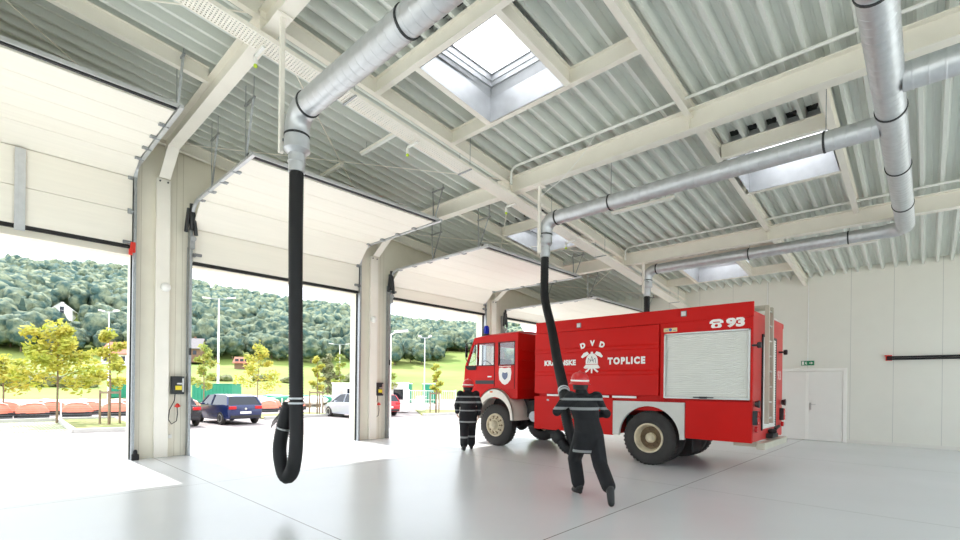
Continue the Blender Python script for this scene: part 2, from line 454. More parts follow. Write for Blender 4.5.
# frames: columns and tapered beams
ORD = ['beyond the first garage door', 'between the first and second garage doors', 'between the second and third garage doors', 'beside the truck cab']
for i, c in enumerate(CX):
    zb = 5.671+SL*(7.81-c); zt = zb+.33
    b = MB()
    def web(pts, t):
        b.prism(pts, lambda u, v, w: (w, u, v), c-t, c+t)
    web([(YR, zb), (10.85, zb), (11.48, zb-.42), (11.48, zt), (YR, zt)], .006)
    for (ya, za), (yb, zc) in (((YR, zb), (10.86, zb)), ((10.85, zb), (11.5, zb-.43))):
        b.bar((c, ya, za), (c, yb, zc), .2, .016)
    b.bar((c, YR, zt-.008), (c, 11.5, zt-.008), .2, .016)
    for ys in (2.8, 6.5, -1):
        b.box(c-.09, c+.09, ys-.006, ys+.006, zb, zt)
    o = struct('roof_beam', 'deep cream steel roof beam running from the column '+ORD[i], b, M['cream_steel'], 'beam')
    b = MB()
    b.box(c-.125, c+.125, 11.56, 11.645, 0, zb-.43)
    o = struct('column', 'cream steel column standing at the pier '+ORD[i], b, M['white_steel'], 'column', bevel=.006)
    for dx in (-.07, .07):
        bb = MB(); bb.lathe([(.016, 0), (.016, .02)], (c+dx, 11.56, zb-.49), (0, -1, 0), 6); bb.build('bolt', M['dark_steel'], o)

def ibeam_x(b, y, x0, x1, w=.1, h=.245):
    for dz, hh, ww in ((.005, .01, w), (h-.005, .01, w), (h/2, h-.01, .008)):
        b.obox(((x0+x1)/2, y, (zp(x0)+zp(x1))/2+dz), ((x1-x0)/2, 0, (zp(x1)-zp(x0))/2), (0, ww/2, 0), (0, 0, hh/2))
def ibeam_y(b, x, y0, y1, w=.1, h=.245):
    z = zp(x)
    b.box(x-w/2, x+w/2, y0, y1, z, z+.01).box(x-w/2, x+w/2, y0, y1, z+h-.01, z+h).box(x-.004, x+.004, y0, y1, z+.01, z+h-.01)
for y, x0, x1, d in ((2.8, XL, XB, 'nearer long'), (6.53, XL, XB, 'long one above the cable tray'), (8.56, XL, 2.55, 'short one near the first garage door'),
                     (8.56, 7.9, 12.9, 'short one beside the roof light over the truck cab'), (1.13, 7.9, 12.9, 'short one right of the roof light by the duct'),
                     (-1.6, XL, XB, 'long one nearest the rear wall'), (11.42, XL, XB, 'long one along the top of the door wall')):
    b = MB(); ibeam_x(b, y, x0, x1)
    struct('purlin', 'cream steel purlin under the deck, '+d, b, M['cream_steel'], 'purlin')

SKN = ['brightest square roof light over the hall', 'narrow roof light seen beside the round duct', 'far roof light near the end wall', 'roof light above the open third garage door']
for i, (x0, x1, y0, y1) in enumerate(HOLES):
    o = thing('window_%d' % (i+1), (SKN+['roof light above the camera side of the hall'])[i], 'roof light', ((x0+x1)/2, (y0+y1)/2, zv((x0+x1)/2)), kind='structure')
    # trimmer frame around the opening
    b = MB()
    ylo, yhi = {0: (2.84, 6.49), 1: (1.17, 2.76), 2: (2.84, 6.49), 3: (6.57, 8.52), 4: (2.84, 6.49)}[i]
    for xx in (x0-.06, x1+.06): ibeam_y(b, xx, ylo, yhi, .1)
    if i in (0, 2, 4):
        for yy in (y0-.055, y1+.055): ibeam_x(b, yy, x0-.06, x1+.06, .1)
    b.build('trimmer_frame', M['cream_steel'], o)
    # stepped curb
    b = MB()
    cx, cy = (x0+x1)/2, (y0+y1)/2; hx, hy = (x1-x0)/2, (y1-y0)/2
    zs = zv(cx)
    steps = [(0, -.24), (0, .165), (-.03, .17), (-.05, .22), (-.075, .22), (-.09, .29), (-.105, .29), (-.12, .375), (-.15, .375)]
    rings = []
    for ins, dz in steps:
        r = []
        for sx, sy in ((-1, -1), (1, -1), (1, 1), (-1, 1)):
            xx = cx+sx*(hx+ins); base = zv(xx) if dz < .168 else zs
            r.append((xx, cy+sy*(hy+ins), base+dz))
        rings.append(r)
    b.loft(rings, True, False)
    b.build('curb', M['curb'], o)
    b = MB(); b.box(cx-hx+.12, cx+hx-.12, cy-hy+.12, cy+hy-.12, zs+.378, zs+.388)
    b.build('pane', M['acrylic'], o)
    xx = x0-.13; k0 = math.ceil((y0-.05-2.38)/P)
    for k in range(k0, k0+6):
        yc = 2.38+P*(k+.5)
        if yc > y1+.1: break
        bb = MB(); bb.prism([(yc-.06, .085), (yc+.06, .085), (yc+.08, .157), (yc-.08, .157)], lambda u, v, w: (w, u, zv(w)+v), xx-.02, xx+.02)
        q = bb.build('closure_foam', M['black_plastic'], o)

# ------------------------------------------------------------------ sectional garage doors
DN = ['leftmost open garage door, panels tucked up under the roof', 'open garage door behind the hanging black hose',
      'open garage door in front of the fire truck cab', 'open garage door partly hidden behind the fire truck']
DZ = [(5.82, 8.66, .2, .4), (5.37, 8.42, .5, 0), (4.9, 7.85, .42, 0), (4.42, 7.9, .22, 0)]
for k, ((x0, x1), (zt, ye, rad, ext)) in enumerate(zip(OPEN, DZ)):
    d = thing('door_%d' % (k+1), DN[k], 'garage door', ((x0+x1)/2, 11.5, 0), kind='structure')
    yf = 11.53; z0b = 4.26 if k == 0 else 4.15
    # path of the panel line in the Y-Z plane
    def path(s):
        a = zt-rad-z0b
        if s <= a: return (yf, z0b+s)
        s2 = s-a
        if s2 <= rad*PI/2:
            t = s2/rad; return (yf-rad+rad*math.cos(t), zt-rad+rad*math.sin(t))
        return (yf-rad-(s2-rad*PI/2), zt)
    total = (zt-rad-z0b)+rad*PI/2+(yf-rad-ye)
    va = zt-rad-z0b; ch = va+rad*PI/2+ext
    nv = max(1, round(va/.6)); nh = round((total-ch)/.61)
    js = [va*i/nv for i in range(nv)]+[va]+[ch+(total-ch)*i/nh for i in range(nh+1)]
    for a, c in zip(js, js[1:]):
        pa, pb = Vector((0,)+path(a+.004)), Vector((0,)+path(c-.004))
        t = (pb-pa).normalized(); nn = Vector((0, t.z, -t.y))       # outward (to the street / up)
        b = MB()
        cc = (pa+pb)/2+nn*.02; cc.x = (x0+x1)/2
        b.obox(cc, ((x1-x0)/2-.01, 0, 0), t*((pb-pa).length/2), nn*.02)
        b.build('panel_section', M['door_panel'], d, bevel=.004)
    # hinges and rollers along both edges
    for j in js[1:-1]:
        q = Vector((0,)+path(j)); t = (Vector((0,)+path(j+.03))-Vector((0,)+path(j-.03))).normalized(); nn = Vector((0, -t.z, t.y))
        for xe, sg in ((x0, 1), (x1, -1)):
            b = MB(); q2 = q.copy(); q2.x = xe+sg*.05
            b.obox(q2+nn*.012, (.04, 0, 0), t*.05, nn*.012)
            b.cyl(q2+nn*.03, q2+nn*.03-Vector((sg*.1, 0, 0)), .014, n=8)
            b.build('hinge', M['galv_dull'], d)
    b = MB(); b.box(x0+.02, x1-.02, yf-.005, yf+.045, z0b-.05, z0b+.02); b.build('bottom_seal', M['black_rubber'], d)
    for xe, sg in ((x0, -1), (x1, 1)):
        # vertical guide then the curved and horizontal track
        b = MB(); b.box(xe+sg*.005, xe+sg*.055, 11.49, 11.645, 0, zt-rad); b.build('vertical_track', M['galv_dull'], d)
        b = MB(); b.box(xe-.012+sg*.0, xe+.012+sg*.0, 11.60, 11.66, 0, 4.1); b.build('side_seal', M['black_rubber'], d)
        b = MB(); pts = []
        for i in range(9):
            s = (zt-rad-z0b)+rad*PI/2*i/8; q = path(s); pts.append((xe+sg*.03, q[0], q[1]+.0))
        pts.append((xe+sg*.03, ye-.25, zt))
        for p, q in zip(pts, pts[1:]): b.bar(p, q, .05, .06, up=(1, 0, 0))
        b.build('track', M['galv'], d)
        # hangers: two perforated straps and a cross bar up to the deck
        for yh in ((ye+.05, ye+1.75) if k != 0 else (ye+.1, ye+1.9)):
            b = MB(); top = zv(xe)+.0
            zc = min(top-.05, zt+ (.95 if k < 2 else .7))
            b.bar((xe+sg*.05, yh, zt-.02), (xe+sg*.05, yh+.03, zc), .035, .005)
            b.bar((xe+sg*.05, yh, zt-.02), (xe+sg*.05, yh-.32, zc), .035, .005)
            b.bar((xe+sg*.05, yh+.06, zc-.03), (xe+sg*.05, yh-.36, zc-.03), .035, .03)
            b.bar((xe+sg*.05, yh-.32, zc-.05), (xe+sg*.05, yh-.32, top+.02), .03, .005)
            b.bar((xe+sg*.05, yh+.03, zc-.05), (xe+sg*.05, yh+.03, top+.02), .03, .005)
            b.build('hanger', M['galv_dull'], d)
        b = MB(); b.box(xe-sg*.02-.03, xe-sg*.02+.03, 11.44, 11.52, 4.26, 4.33).box(xe-sg*.10-.07, xe-sg*.10+.07, 11.45, 11.5, 4.28, 4.34)
        b.build('corner_bracket', M['gray_plastic'], d, bevel=.008)
    b = MB(); b.bar((x0-.06, ye-.06, zt+.035), (x1+.06, ye-.06, zt+.035), .045, .045)
    b.build('cross_bar', M['dark_steel'], d)
    b = MB(); b.bar((x0-.06, ye-.13, zt+.05), (x1+.06, ye-.13, zt+.05), .02, .06)
    b.build('cross_rail', M['galv'], d)
    # spring cluster and cable drum beside the left track
    xs = x0-.02
    for j, (dx, dz, ln, tilt) in enumerate(((-.13, .0, .5, .05), (-.03, .06, .55, .0), (.06, -.04, .5, -.06))):
        b = MB(); z0 = zt-.62+dz
        b.tube([(xs+dx, 11.42, z0), (xs+dx+tilt*.5, 11.42, z0+ln*.5), (xs+dx+tilt, 11.42, z0+ln)], .04, 10)
        b.build('spring', M['dark_steel'], d, smooth=60)
    b = MB(); b.lathe([(.05, 0), (.06, .01), (.06, .05), (.05, .06)], (xs, 11.44, zt-.74), (0, -1, 0), 14)
    b.box(xs-.05, xs+.04, 11.42, 11.5, zt-.95, zt-.78)
    b.build('cable_drum', M['galv_dull'], d, smooth=40)
    b = MB(); b.box(xs-.03, xs+.01, 11.47, 11.53, 2.15, 2.3); b.build('limit_switch', M['dark_steel'], d)
    b = MB(); b.tube([(xs-.05, 11.6, zt-.9), (xs-.06, 11.6, 3.5), (xs-.05, 11.6, 1.75)], .006, 6); b.build('pull_cord', M['galv_dull'], d)
    if k == 0:
        b = MB(); b.box(x1-.05, x1+.03, 11.42, 11.5, 4.12, 4.32).box(x1-.08, x1-.02, 11.4, 11.46, 4.06, 4.18)
        o = b.build('safety_latch', M['red_plastic'], d, bevel=.01); o['label'] = 'bright red latch'
        b = MB(); b.box(.42, .48, 11.49, 11.51, 4.17, zt-rad-.02).box(.5, .56, 11.49, 11.51, 4.17, zt-rad-.02).box(.47, .51, 11.475, 11.5, 4.17, zt-rad-.02)
        b.build('stiffener', M['galv'], d)

# ------------------------------------------------------------------ exhaust extraction
DZc = 5.0
duct = thing('exhaust_duct', 'silver spiral exhaust duct hanging under the roof with branches to each hose', 'duct', (8, .35, DZc))
def spiral(b, p0, p1, r, pitch=.13):
    p0, p1 = Vector(p0), Vector(p1); L = (p1-p0).length; pr = [(r, 0)]
    h = pitch*.6
    while h < L-.02:
        pr += [(r, h-.008), (r+.0025, h-.004), (r+.0025, h+.004), (r, h+.008)]; h += pitch
    pr.append((r, L)); b.lathe(pr, p0, p1-p0, 28)
TR = .15
b = MB(); spiral(b, (2.0, .35, DZc), (13.1, .35, DZc), TR); b.build('trunk', M['galv'], duct, smooth=30)
for x, yv, r in ((2.77, 5.86, .148), (8.05, 5.78, .138), (13.42, 5.98, .138)):
    y0 = .35+(TR-.02 if x < 13 else .28)
    b = MB(); spiral(b, (x, y0, DZc), (x, yv-.24, DZc), r); b.build('branch', M['galv'], duct, smooth=30)
    b = MB(); pts = [(x, yv-.25+.25*math.sin(t), DZc-.25+.25*math.cos(t)) for t in [PI/2*i/6 for i in range(7)]]
    b.tube([(x, yv-.29, DZc)]+pts, r+.004, 24)
    b.build('elbow', M['galv'], duct, smooth=30)
    b = MB(); b.lathe([(r+.002, 0), (r+.012, .01), (r+.012, .03), (r+.002, .04)], (x, yv-.31, DZc), (0, 1, 0), 24)
    b.build('joint_ring', M['dark_steel'], duct, smooth=30); b = MB(); b.lathe([(r+.002, 0), (r+.01, .01), (r+.01, .03), (r+.002, .04)], (x, yv, DZc-.28), (0, 0, -1), 24)
    b.build('joint_ring', M['dark_steel'], duct, smooth=30)
    b = MB(); b.lathe([(r+.006, 0), (r+.006, .2), (r+.014, .2), (r+.014, .22), (.105, .27), (.105, .36), (.11, .365), (.11, .375), (.105, .38), (.1, .5)], (x, yv, DZc-.26), (0, 0, -1), 24)
    b.build('reducer', M['galv'], duct, smooth=30)
    for ys in ((1.6, 3.6) if x < 3 else (1.05, 4.3) if x < 9 else (1.3, 3.3)):
        b = MB(); b.lathe([(r+.001, 0), (r+.01, .004), (r+.01, .026), (r+.001, .03)], (x, ys, DZc), (0, 1, 0), 24)
        b.build('clamp', M['dark_steel'], duct, smooth=30)
        b = MB(); b.cyl((x, ys, DZc+r), (x, ys, zv(x)+.02), .006, n=6); b.build('hanger_rod', M['galv_dull'], duct)
b = MB(); pts = [(13.12+.3*math.sin(t), .35+.3-.3*math.cos(t), DZc) for t in [PI/2*i/6 for i in range(7)]]
b.tube([(13.05, .35, DZc)]+pts, TR+.004, 24); b.build('elbow', M['galv'], duct, smooth=40)
b = MB(); spiral(b, (6.95, .35-TR+.02, DZc), (6.95, YR, DZc), .15); b.build('branch', M['galv'], duct, smooth=30)
for x in (5.2, 7.6, 9.6, 11.6):
    b = MB(); b.lathe([(TR+.002, 0), (TR+.012, .005), (TR+.012, .03), (TR+.002, .035)], (x, .35, DZc), (1, 0, 0), 28); b.build('clamp', M['dark_steel'], duct, smooth=30)

for i, (x, y, z0) in enumerate(((2.62, 5.98, 4.48), (7.87, 5.8, 4.3), (12.985, 5.9, 4.25))):
    zb = 5.671+SL*(7.81-CX[i+1])
    t = thing('support_post', ['white square drop post beside the hose in front of the doors', 'white square drop post beside the hose the runner carries', 'white drop post above the truck roof near the far hose'][i], 'post', (x, y, z0), group='drop posts hanging from the roof beams')
    b = MB(); b.box(x-.028, x+.028, y-.028, y+.028, z0, zb-.017); b.build('post', M['white_steel'], t, bevel=.004)
    b = MB(); b.box(x-.1, x+.1, y-.09, y+.09, zb-.026, zb-.016); b.build('top_plate', M['white_steel'], t)
    b = MB(); xx = (2.77, 8.05, 13.42)[i]; b.box(x, xx-.13, y-.05, y-.03, 4.62, 4.65); b.build('bracket', M['galv_dull'], t)

def ribbed(path, r, pitch=.034, amp=.006, n=16):
    """ribbed hose along a smooth path"""
    P_ = [Vector(p) for p in path]
    pts = []
    for i in range(len(P_)-1):
        p0 = P_[max(i-1, 0)]; p1 = P_[i]; p2 = P_[i+1]; p3 = P_[min(i+2, len(P_)-1)]
        for j in range(24):
            t = j/24
            pts.append(.5*((2*p1)+(-p0+p2)*t+(2*p0-5*p1+4*p2-p3)*t*t+(-p0+3*p1-3*p2+p3)*t**3))
    pts.append(P_[-1])
    # resample
    out = [pts[0]]; acc = 0; step = pitch/2
    for a, c in zip(pts, pts[1:]):
        L = (c-a).length; s = step-acc
        while s <= L:
            out.append(a+(c-a)*(s/L)); s += step
        acc = (acc+L) % step if L else acc
    rad = [r+amp*(1 if i % 2 else -1) for i in range(len(out))]
    return out, rad

h1 = thing('exhaust_hose', 'black ribbed hose hanging straight down in front of the garage doors, its end looped up', 'hose', (2.77, 5.86, 4.3), group='exhaust hoses')
b = MB(); pp, rr = ribbed([(2.77, 5.86, 4.27), (2.77, 5.86, 3.3), (2.77, 5.83, 2.2), (2.77, 5.79, 1.3), (2.76, 5.76, .8), (2.74, 5.79, .5), (2.72, 5.9, .375), (2.70, 6.01, .46), (2.68, 6.05, .72), (2.70, 6.0, 1.0), (2.72, 5.94, 1.2), (2.74, 5.9, 1.3)], .086)
b.tube(pp, rr, 16); b.build('hose', M['hose'], h1, smooth=180)
for z, y in ((1.36, 5.795), (1.30, 5.793)):
    b = MB(); b.lathe([(.094, 0), (.099, .005), (.099, .02), (.094, .025)], (2.77, y, z), (0, 0, 1), 20); b.build('clamp_ring', M['galv'], h1, smooth=40)
b = MB(); b.lathe([(.094, 0), (.098, .004), (.098, .012), (.094, .016)], (2.705, 5.985, .98), (.1, -.3, 1), 20); b.build('strap', M['galv'], h1, smooth=40)
b = MB()
for q in range(4): b.tube([(2.7, 6.0, 1.22), (2.66-.02*q, 6.05+.01*q, 1.16-.03*q), (2.64-.02*q, 6.08, 1.05-.02*q)], .006, 6)
b.build('cable_tails', M['black_plastic'], h1)

h3 = thing('exhaust_hose', 'black ribbed hose dropping behind the roof of the fire truck', 'hose', (13.42, 5.98, 4.3), group='exhaust hoses')
b = MB(); pp, rr = ribbed([(13.42, 5.98, 4.27), (13.42, 5.98, 3.3), (13.43, 5.97, 2.2), (13.42, 5.95, 1.2), (13.42, 6.0, .6), (13.4, 6.13, .45), (13.4, 6.24, .6), (13.4, 6.2, 1.1)], .082)
b.tube(pp, rr, 14); b.build('hose', M['hose'], h3, smooth=180)

h2 = thing('exhaust_hose', 'black ribbed hose slanting down to the running person', 'hose', (8.05, 5.78, 4.3), group='exhaust hoses')
HP = [(8.05, 5.78, 4.27), (8.03, 5.77, 3.9), (7.9, 5.66, 3.35), (7.55, 5.24, 2.66), (6.9, 4.66, 2.0), (6.3, 4.12, 1.45), (6.2, 4.02, 1.12), (6.2, 3.94, .85), (6.2, 3.88, .68), (6.17, 3.92, .61), (6.13, 4.0, .66), (6.12, 4.06, .76)]
b = MB(); pp, rr = ribbed(HP, .08); b.tube(pp, rr, 16); b.build('hose', M['hose'], h2, smooth=180)
b = MB(); t = (Vector(HP[5])-Vector(HP[4])).normalized()
b.lathe([(.086, 0), (.094, .006), (.094, .03), (.086, .036), (.086, .06), (.094, .066), (.094, .09), (.086, .096)], Vector(HP[5])-t*.12, t, 20); b.build('clamp_ring', M['galv'], h2, smooth=40)
b = MB(); t = Vector((-.12, .5, .55)).normalized(); b.lathe([(.075, 0), (.1, .02), (.105, .09), (.085, .14), (.085, .16)], (6.12, 4.05, .74), t, 18)
b.box(6.05, 6.09, 4.1, 4.22, .84, .88); b.build('nozzle', M['black_rubber'], h2, smooth=40)

# ------------------------------------------------------------------ tray, lights, rods, conduits
def zt_(x): return 5.545+SL*(7.7-x)
tr = thing('cable_tray', 'long white perforated cable tray hung along the hall', 'cable tray', (7.5, 6.5, zt_(7.5)))
b = MB(); x0, x1 = XL, XB-.02
b.add([(x0, 6.34, zt_(x0)), (x1, 6.34, zt_(x1)), (x1, 6.66, zt_(x1)), (x0, 6.66, zt_(x0))], [(0, 1, 2, 3)])
b.build('tray_base', M['perf'], tr)
for y in (6.34, 6.66):
    b = MB(); b.obox(((x0+x1)/2, y, (zt_(x0)+zt_(x1))/2+.03), ((x1-x0)/2, 0, (zt_(x1)-zt_(x0))/2), (0, .003, 0), (0, 0, .03)); b.build('side_rail', M['white_steel'], tr)
b = MB()
for q in range(5): b.tube([(x0, 6.42+.04*q, zt_(x0)+.02), (5, 6.4+.045*q, zt_(5)+.018), (x1, 6.42+.04*q, zt_(x1)+.02)], .011, 6)
b.build('cables', M['white_plastic'], tr)
for x in (-.8, 1.3, 3.9, 6.4, 9.1, 11.6, 14.5, 16.8):
    b = MB()
    for y in (6.36, 6.64): b.cyl((x, y, zt_(x)), (x, y, zv(x)+.01), .006, n=6)
    b.box(x-.015, x+.015, 6.32, 6.68, zt_(x)-.02, zt_(x)-.003); b.build('drop_hanger', M['galv_dull'], tr)
for x, w in ((2.58, 'nearest the first roof beam'), (5.19, 'between the first two roof beams'), (7.9, 'beside the second roof beam'), (10.26, 'beside the duct above the truck')):
    t = thing('ceiling_sensor', 'lime tipped device on an arm under the cable tray '+w, 'sensor', (x, 6.7, zt_(x)-.03), group='lime tipped devices under the tray')
    b = MB(); b.box(x-.02, x+.02, 6.45, 6.74, zt_(x)-.06, zt_(x)-.03).box(x-.02, x+.02, 6.70, 6.74, zt_(x)-.16, zt_(x)-.03); b.build('arm', M['white_plastic'], t)
    b = MB(); b.ball((x, 6.72, zt_(x)-.18), .028, 10, 6); b.build('tip', M['lime'], t, smooth=180)

for (x, y0, y1, z, w) in ((5.28, 7.15, 8.35, 6.19, 'near the second garage door'), (10.42, 4.05, 5.55, 5.72, 'between the ducts above the truck'), (15.2, .88, 2.35, 5.26, 'near the end wall'), (5.25, 9.0, 10.2, 6.19, 'hidden over the open second garage door')):
    t = thing('strip_light', 'slim white strip light under the roof deck '+w, 'strip light', (x, (y0+y1)/2, z), group='strip lights under the deck')
    b = MB(); b.box(x-.035, x+.035, y0, y1, z+.02, z+.06); b.build('housing', M['white_steel'], t, bevel=.008)
    for yq in (y0+.2, y1-.2): b = MB(); b.cyl((x, yq, z+.06), (x, yq, zv(x)), .006, n=6); b.build('hanger', M['galv_dull'], t)
    b = MB(); b.tube([(x, y0+.03, z), (x, y1-.03, z)], .028, 12); b.build('diffuser', M['white_plastic'], t, smooth=60)

for i in range(4):
    xa = CX[i]+.1; xb = (CX[i+1]-.1) if i < 3 else XB-.1
    for s in (0, 1):
        ya, yb = ((11.4, 6.6), (6.6, 11.4))[s]
        b = MB(); b.tube([(xa, ya, zp(xa)+.09-.03*s), (xb, yb, zp(xb)+.09-.03*s)], .011, 8)
        mid = Vector(((xa+xb)/2, (ya+yb)/2, (zp(xa)+zp(xb))/2+.09-.03*s)); dd = Vector((xb-xa, yb-ya, zp(xb)-zp(xa))).normalized()
        b.tube([mid-dd*.9, mid-dd*.68], .02, 8)
        tag(b.build('brace_rod', M['cream_steel'], smooth=60),
            'thin cream brace rod under the deck over garage door '+['one', 'two', 'three', 'four'][i]+(', sloping towards the hall centre', ', sloping towards the door wall')[s], 'brace rod', 'brace rods by the door wall')

for x, y0, y1, w in ((7.58, -3.5, 6.2, 'beside the roof beam above the runner'), (12.72, -3.5, 6.2, 'beside the roof beam above the truck')):
    z = zv(x)-.05
    b = MB(); b.tube([(x, y1+.12, z-.35), (x, y1+.12, z-.1), (x, y1+.06, z-.02), (x, y1, z), (x, y0, z)], .026, 8)
    tag(b.build('conduit', M['white_plastic'], smooth=60), 'white cable conduit clipped to the deck '+w, 'conduit')
b = MB(); b.tube([(7.55, 4.3, zv(7.55)-.03), (7.5, 4.6, 5.75), (7.6, 5.1, 5.5), (7.85, 5.75, 5.45)], .007, 6)
tag(b.build('loose_cable', M['white_plastic']), 'thin white cable drooping across the beam to the drop post', 'cable')

# ------------------------------------------------------------------ on the walls
for x, w, z in ((2.93, 'on the pier left of the hanging hose', 1.5), (8.03, 'on the pier left of the truck cab', 1.44)):
    t = thing('control_box', 'dark door control box with yellow label '+w, 'control box', (x, 11.64, z), group='door control boxes')
    b = MB(); b.box(x-.12, x+.12, 11.55, 11.648, z-.19, z+.19); b.build('housing', M['gray_plastic'] if 0 else M['dark_steel'], t, bevel=.012)
    b = MB(); b.box(x-.05, x+.07, 11.54, 11.551, z-.1, z-.01); b.build('warning_label', M['yellow'], t)
    b = MB(); b.box(x+.075, x+.105, 11.53, 11.551, z-.14, z+.15).box(x-.02, x+.07, 11.535, 11.551, z+.02, z+.05); b.build('button_strip', M['alu'], t)
    b = MB(); b.tube([(x-.04, 11.6, z-.18), (x-.05, 11.6, z-.32), (x-.14, 11.6, z-.52), (x-.16, 11.6, z-.72), (x-.1, 11.6, z-.82), (x-.01, 11.6, z-.76), (x+.01, 11.6, z-.6), (x, 11.6, z-.47)], .009, 8); b.build('cable', M['black_plastic'], t, smooth=60)
    b = MB(); b.ball((x+.005, 11.6, z-.43), .04, 8, 6, (1, .6, 1.2)); b.box(x-.045, x+.055, 11.585, 11.615, z-.46, z-.43); b.build('pull_handle', M['red_plastic'], t, smooth=60)
for x, w, z in ((2.67, 'on the pier between the first two garage doors', 3.53), (7.75, 'on the pier left of the truck cab', 3.43)):
    t = thing('wall_lamp', 'round white wall fitting high '+w, 'wall lamp', (x, 11.55, z), group='round wall fittings')
    b = MB(); b.cyl((x, 11.556, z), (x, 11.53, z), .07, n=20); b.build('base', M['white_plastic'], t, smooth=40)
    b = MB(); b.ball((x, 11.49, z), .095, 16, 10); b.build('globe', M['white_plastic'], t, smooth=180)
t = thing('wall_socket', 'small white wall socket low on the pier by the first garage door', 'socket', (2.93, 11.64, .42))
b = MB(); b.box(2.7+.07, 2.77+.07, 11.61, 11.648, .38, .46); b.build('cover', M['white_plastic'], t, bevel=.006)
t = thing('floor_stop', 'black rubber stop at the foot of the first garage door', 'door stop', (2.17, 11.5, 0))
b = MB(); b.box(2.12, 2.24, 11.42, 11.5, 0, .12).lathe([(.04, 0), (.035, .06), (.02, .09)], (2.18, 11.46, .12), (0, 0, 1), 12); b.build('block', M['black_rubber'], t, bevel=.01)

# double door in the end wall
t = thing('door_5', 'white double door in the end wall behind the truck', 'door', (XB, 2.75, 0), kind='structure')
b = MB(); x0 = XB-.05
b.box(x0, XB+.01, 1.74, 1.83, 0, 2.24).box(x0, XB+.01, 3.72, 3.81, 0, 2.24).box(x0, XB+.01, 1.83, 3.72, 2.15, 2.24)
b.build('frame', M['door_frame'], t, bevel=.005)
for y0, y1 in ((1.84, 2.70), (2.76, 3.71)):
    b = MB(); b.box(XB-.035, XB+.005, y0, y1, .012, 2.14); b.build('leaf', M['man_door'], t, bevel=.004)
b = MB(); b.box(XB-.05, XB-.03, 2.69, 2.77, .012, 2.14); b.build('meeting_stile', M['door_frame'], t)
b = MB(); b.box(XB-.045, XB-.035, 2.62, 2.67, .95, 1.17); b.cyl((XB-.04, 2.645, 1.12), (XB-.08, 2.645, 1.12), .01, n=8); b.cyl((XB-.08, 2.655, 1.12), (XB-.08, 2.5, 1.12), .01, n=8)
b.build('handle', M['alu'], t)

t = thing('exit_sign', 'small green emergency exit sign with running figure above the double door', 'sign', (XB-.02, 2.74, 2.41))
b = MB(); b.box(XB-.03, XB-.001, 2.56, 2.90, 2.34, 2.48); b.build('panel', M['green_sign'], t)
def S(u, v): return (XB-.0325, 2.90-u*.34, 2.34+v*.14)
b = MB()
def spoly(pts): b.add([S(u, v) for u, v in pts], [tuple(range(len(pts)))])
spoly([(.06, .12), (.06, .88), (.22, .88), (.22, .12)])                         # doorway
spoly([(.33, .74), (.36, .82), (.40, .82), (.42, .74), (.40, .67), (.36, .67)])   # head
spoly([(.28, .62), (.38, .64), (.42, .4), (.34, .36)])
spoly([(.34, .42), (.4, .38), (.47, .22), (.44, .12), (.4, .22)]); spoly([(.33, .4), (.37, .36), (.3, .15), (.24, .15), (.3, .22)])
spoly([(.38, .62), (.47, .5), (.46, .44), (.37, .54)])
spoly([(.62, .42), (.62, .58), (.78, .58), (.78, .42)]); spoly([(.76, .2), (.76, .8), (.92, .5)])                           # arrow
b.build('pictogram', M['letter'], t)
b = MB(); b.tube([(XB-.015, 2.73, 2.48), (XB-.015, 2.73, 5.1)], .014, 8); tag(b.build('conduit', M['white_plastic'], smooth=60), 'white vertical conduit rising from the exit sign to the roof', 'conduit')
b = MB(); b.tube([(XB-.015, 3.86, .0), (XB-.015, 3.86, 5.1)], .012, 8); tag(b.build('conduit', M['white_plastic'], smooth=60), 'white vertical conduit on the end wall left of the exit sign', 'conduit')

t = thing('wall_bar', 'long black double bar on the end wall with red bracket', 'wall bar', (XB-.05, -.8, 2.5))
b = MB()
for z in (2.47, 2.53): b.tube([(XB-.06, .84, z), (XB-.06, -2.6, z-.01)], .027, 10)
b.build('bar', M['black_plastic'], t, smooth=60)
for y in (.80, -2.4):
    b = MB(); b.box(XB-.1, XB-.001, y-.07, y+.09, 2.555, 2.585).box(XB-.012, XB-.001, y-.07, y+.07, 2.43, 2.585); b.build('bracket', M['red_plastic'], t)
# ------------------------------------------------------------------ fire truck, nose towards the doors
FT = thing('fire_truck', 'red fire truck with white lettering parked nose to the open garage door', 'fire truck', (10.5, 5.6, 0))
XN, XF = 9.35, 11.7
def side(x): return lambda u, v: (x, u, v)
def fx(u, v, w): return (w, u, v)       # prism in the Y-Z plane, extruded along X

# chassis
b = MB()
for x in (10.05, 10.95): b.box(x-.05, x+.05, 2.5, 9.2, .72, .95)
for y in (2.6, 3.4, 4.8, 5.8, 7.0, 9.1): b.box(10.05, 10.95, y-.04, y+.04, .74, .92)
for y in (4.11, 8.27):
    b.cyl((9.6, y, .54), (11.45, y, .54), .09, n=12); b.ball((10.5, y, .54), .2, 12, 8)
b.box(9.75, 11.3, 6.95, 7.5, .78, 1.2)
b.build('chassis', M['chassis'], FT)
b = MB(); b.cyl((9.5, 7.12, .82), (9.85, 7.12, .82), .13, n=18); b.build('air_tank', M['galv_dull'], FT, smooth=40)
b = MB(); b.box(9.95, 11.05, 7.6, 9.3, .95, 1.25); b.build('engine', M['chassis'], FT, bevel=.03)

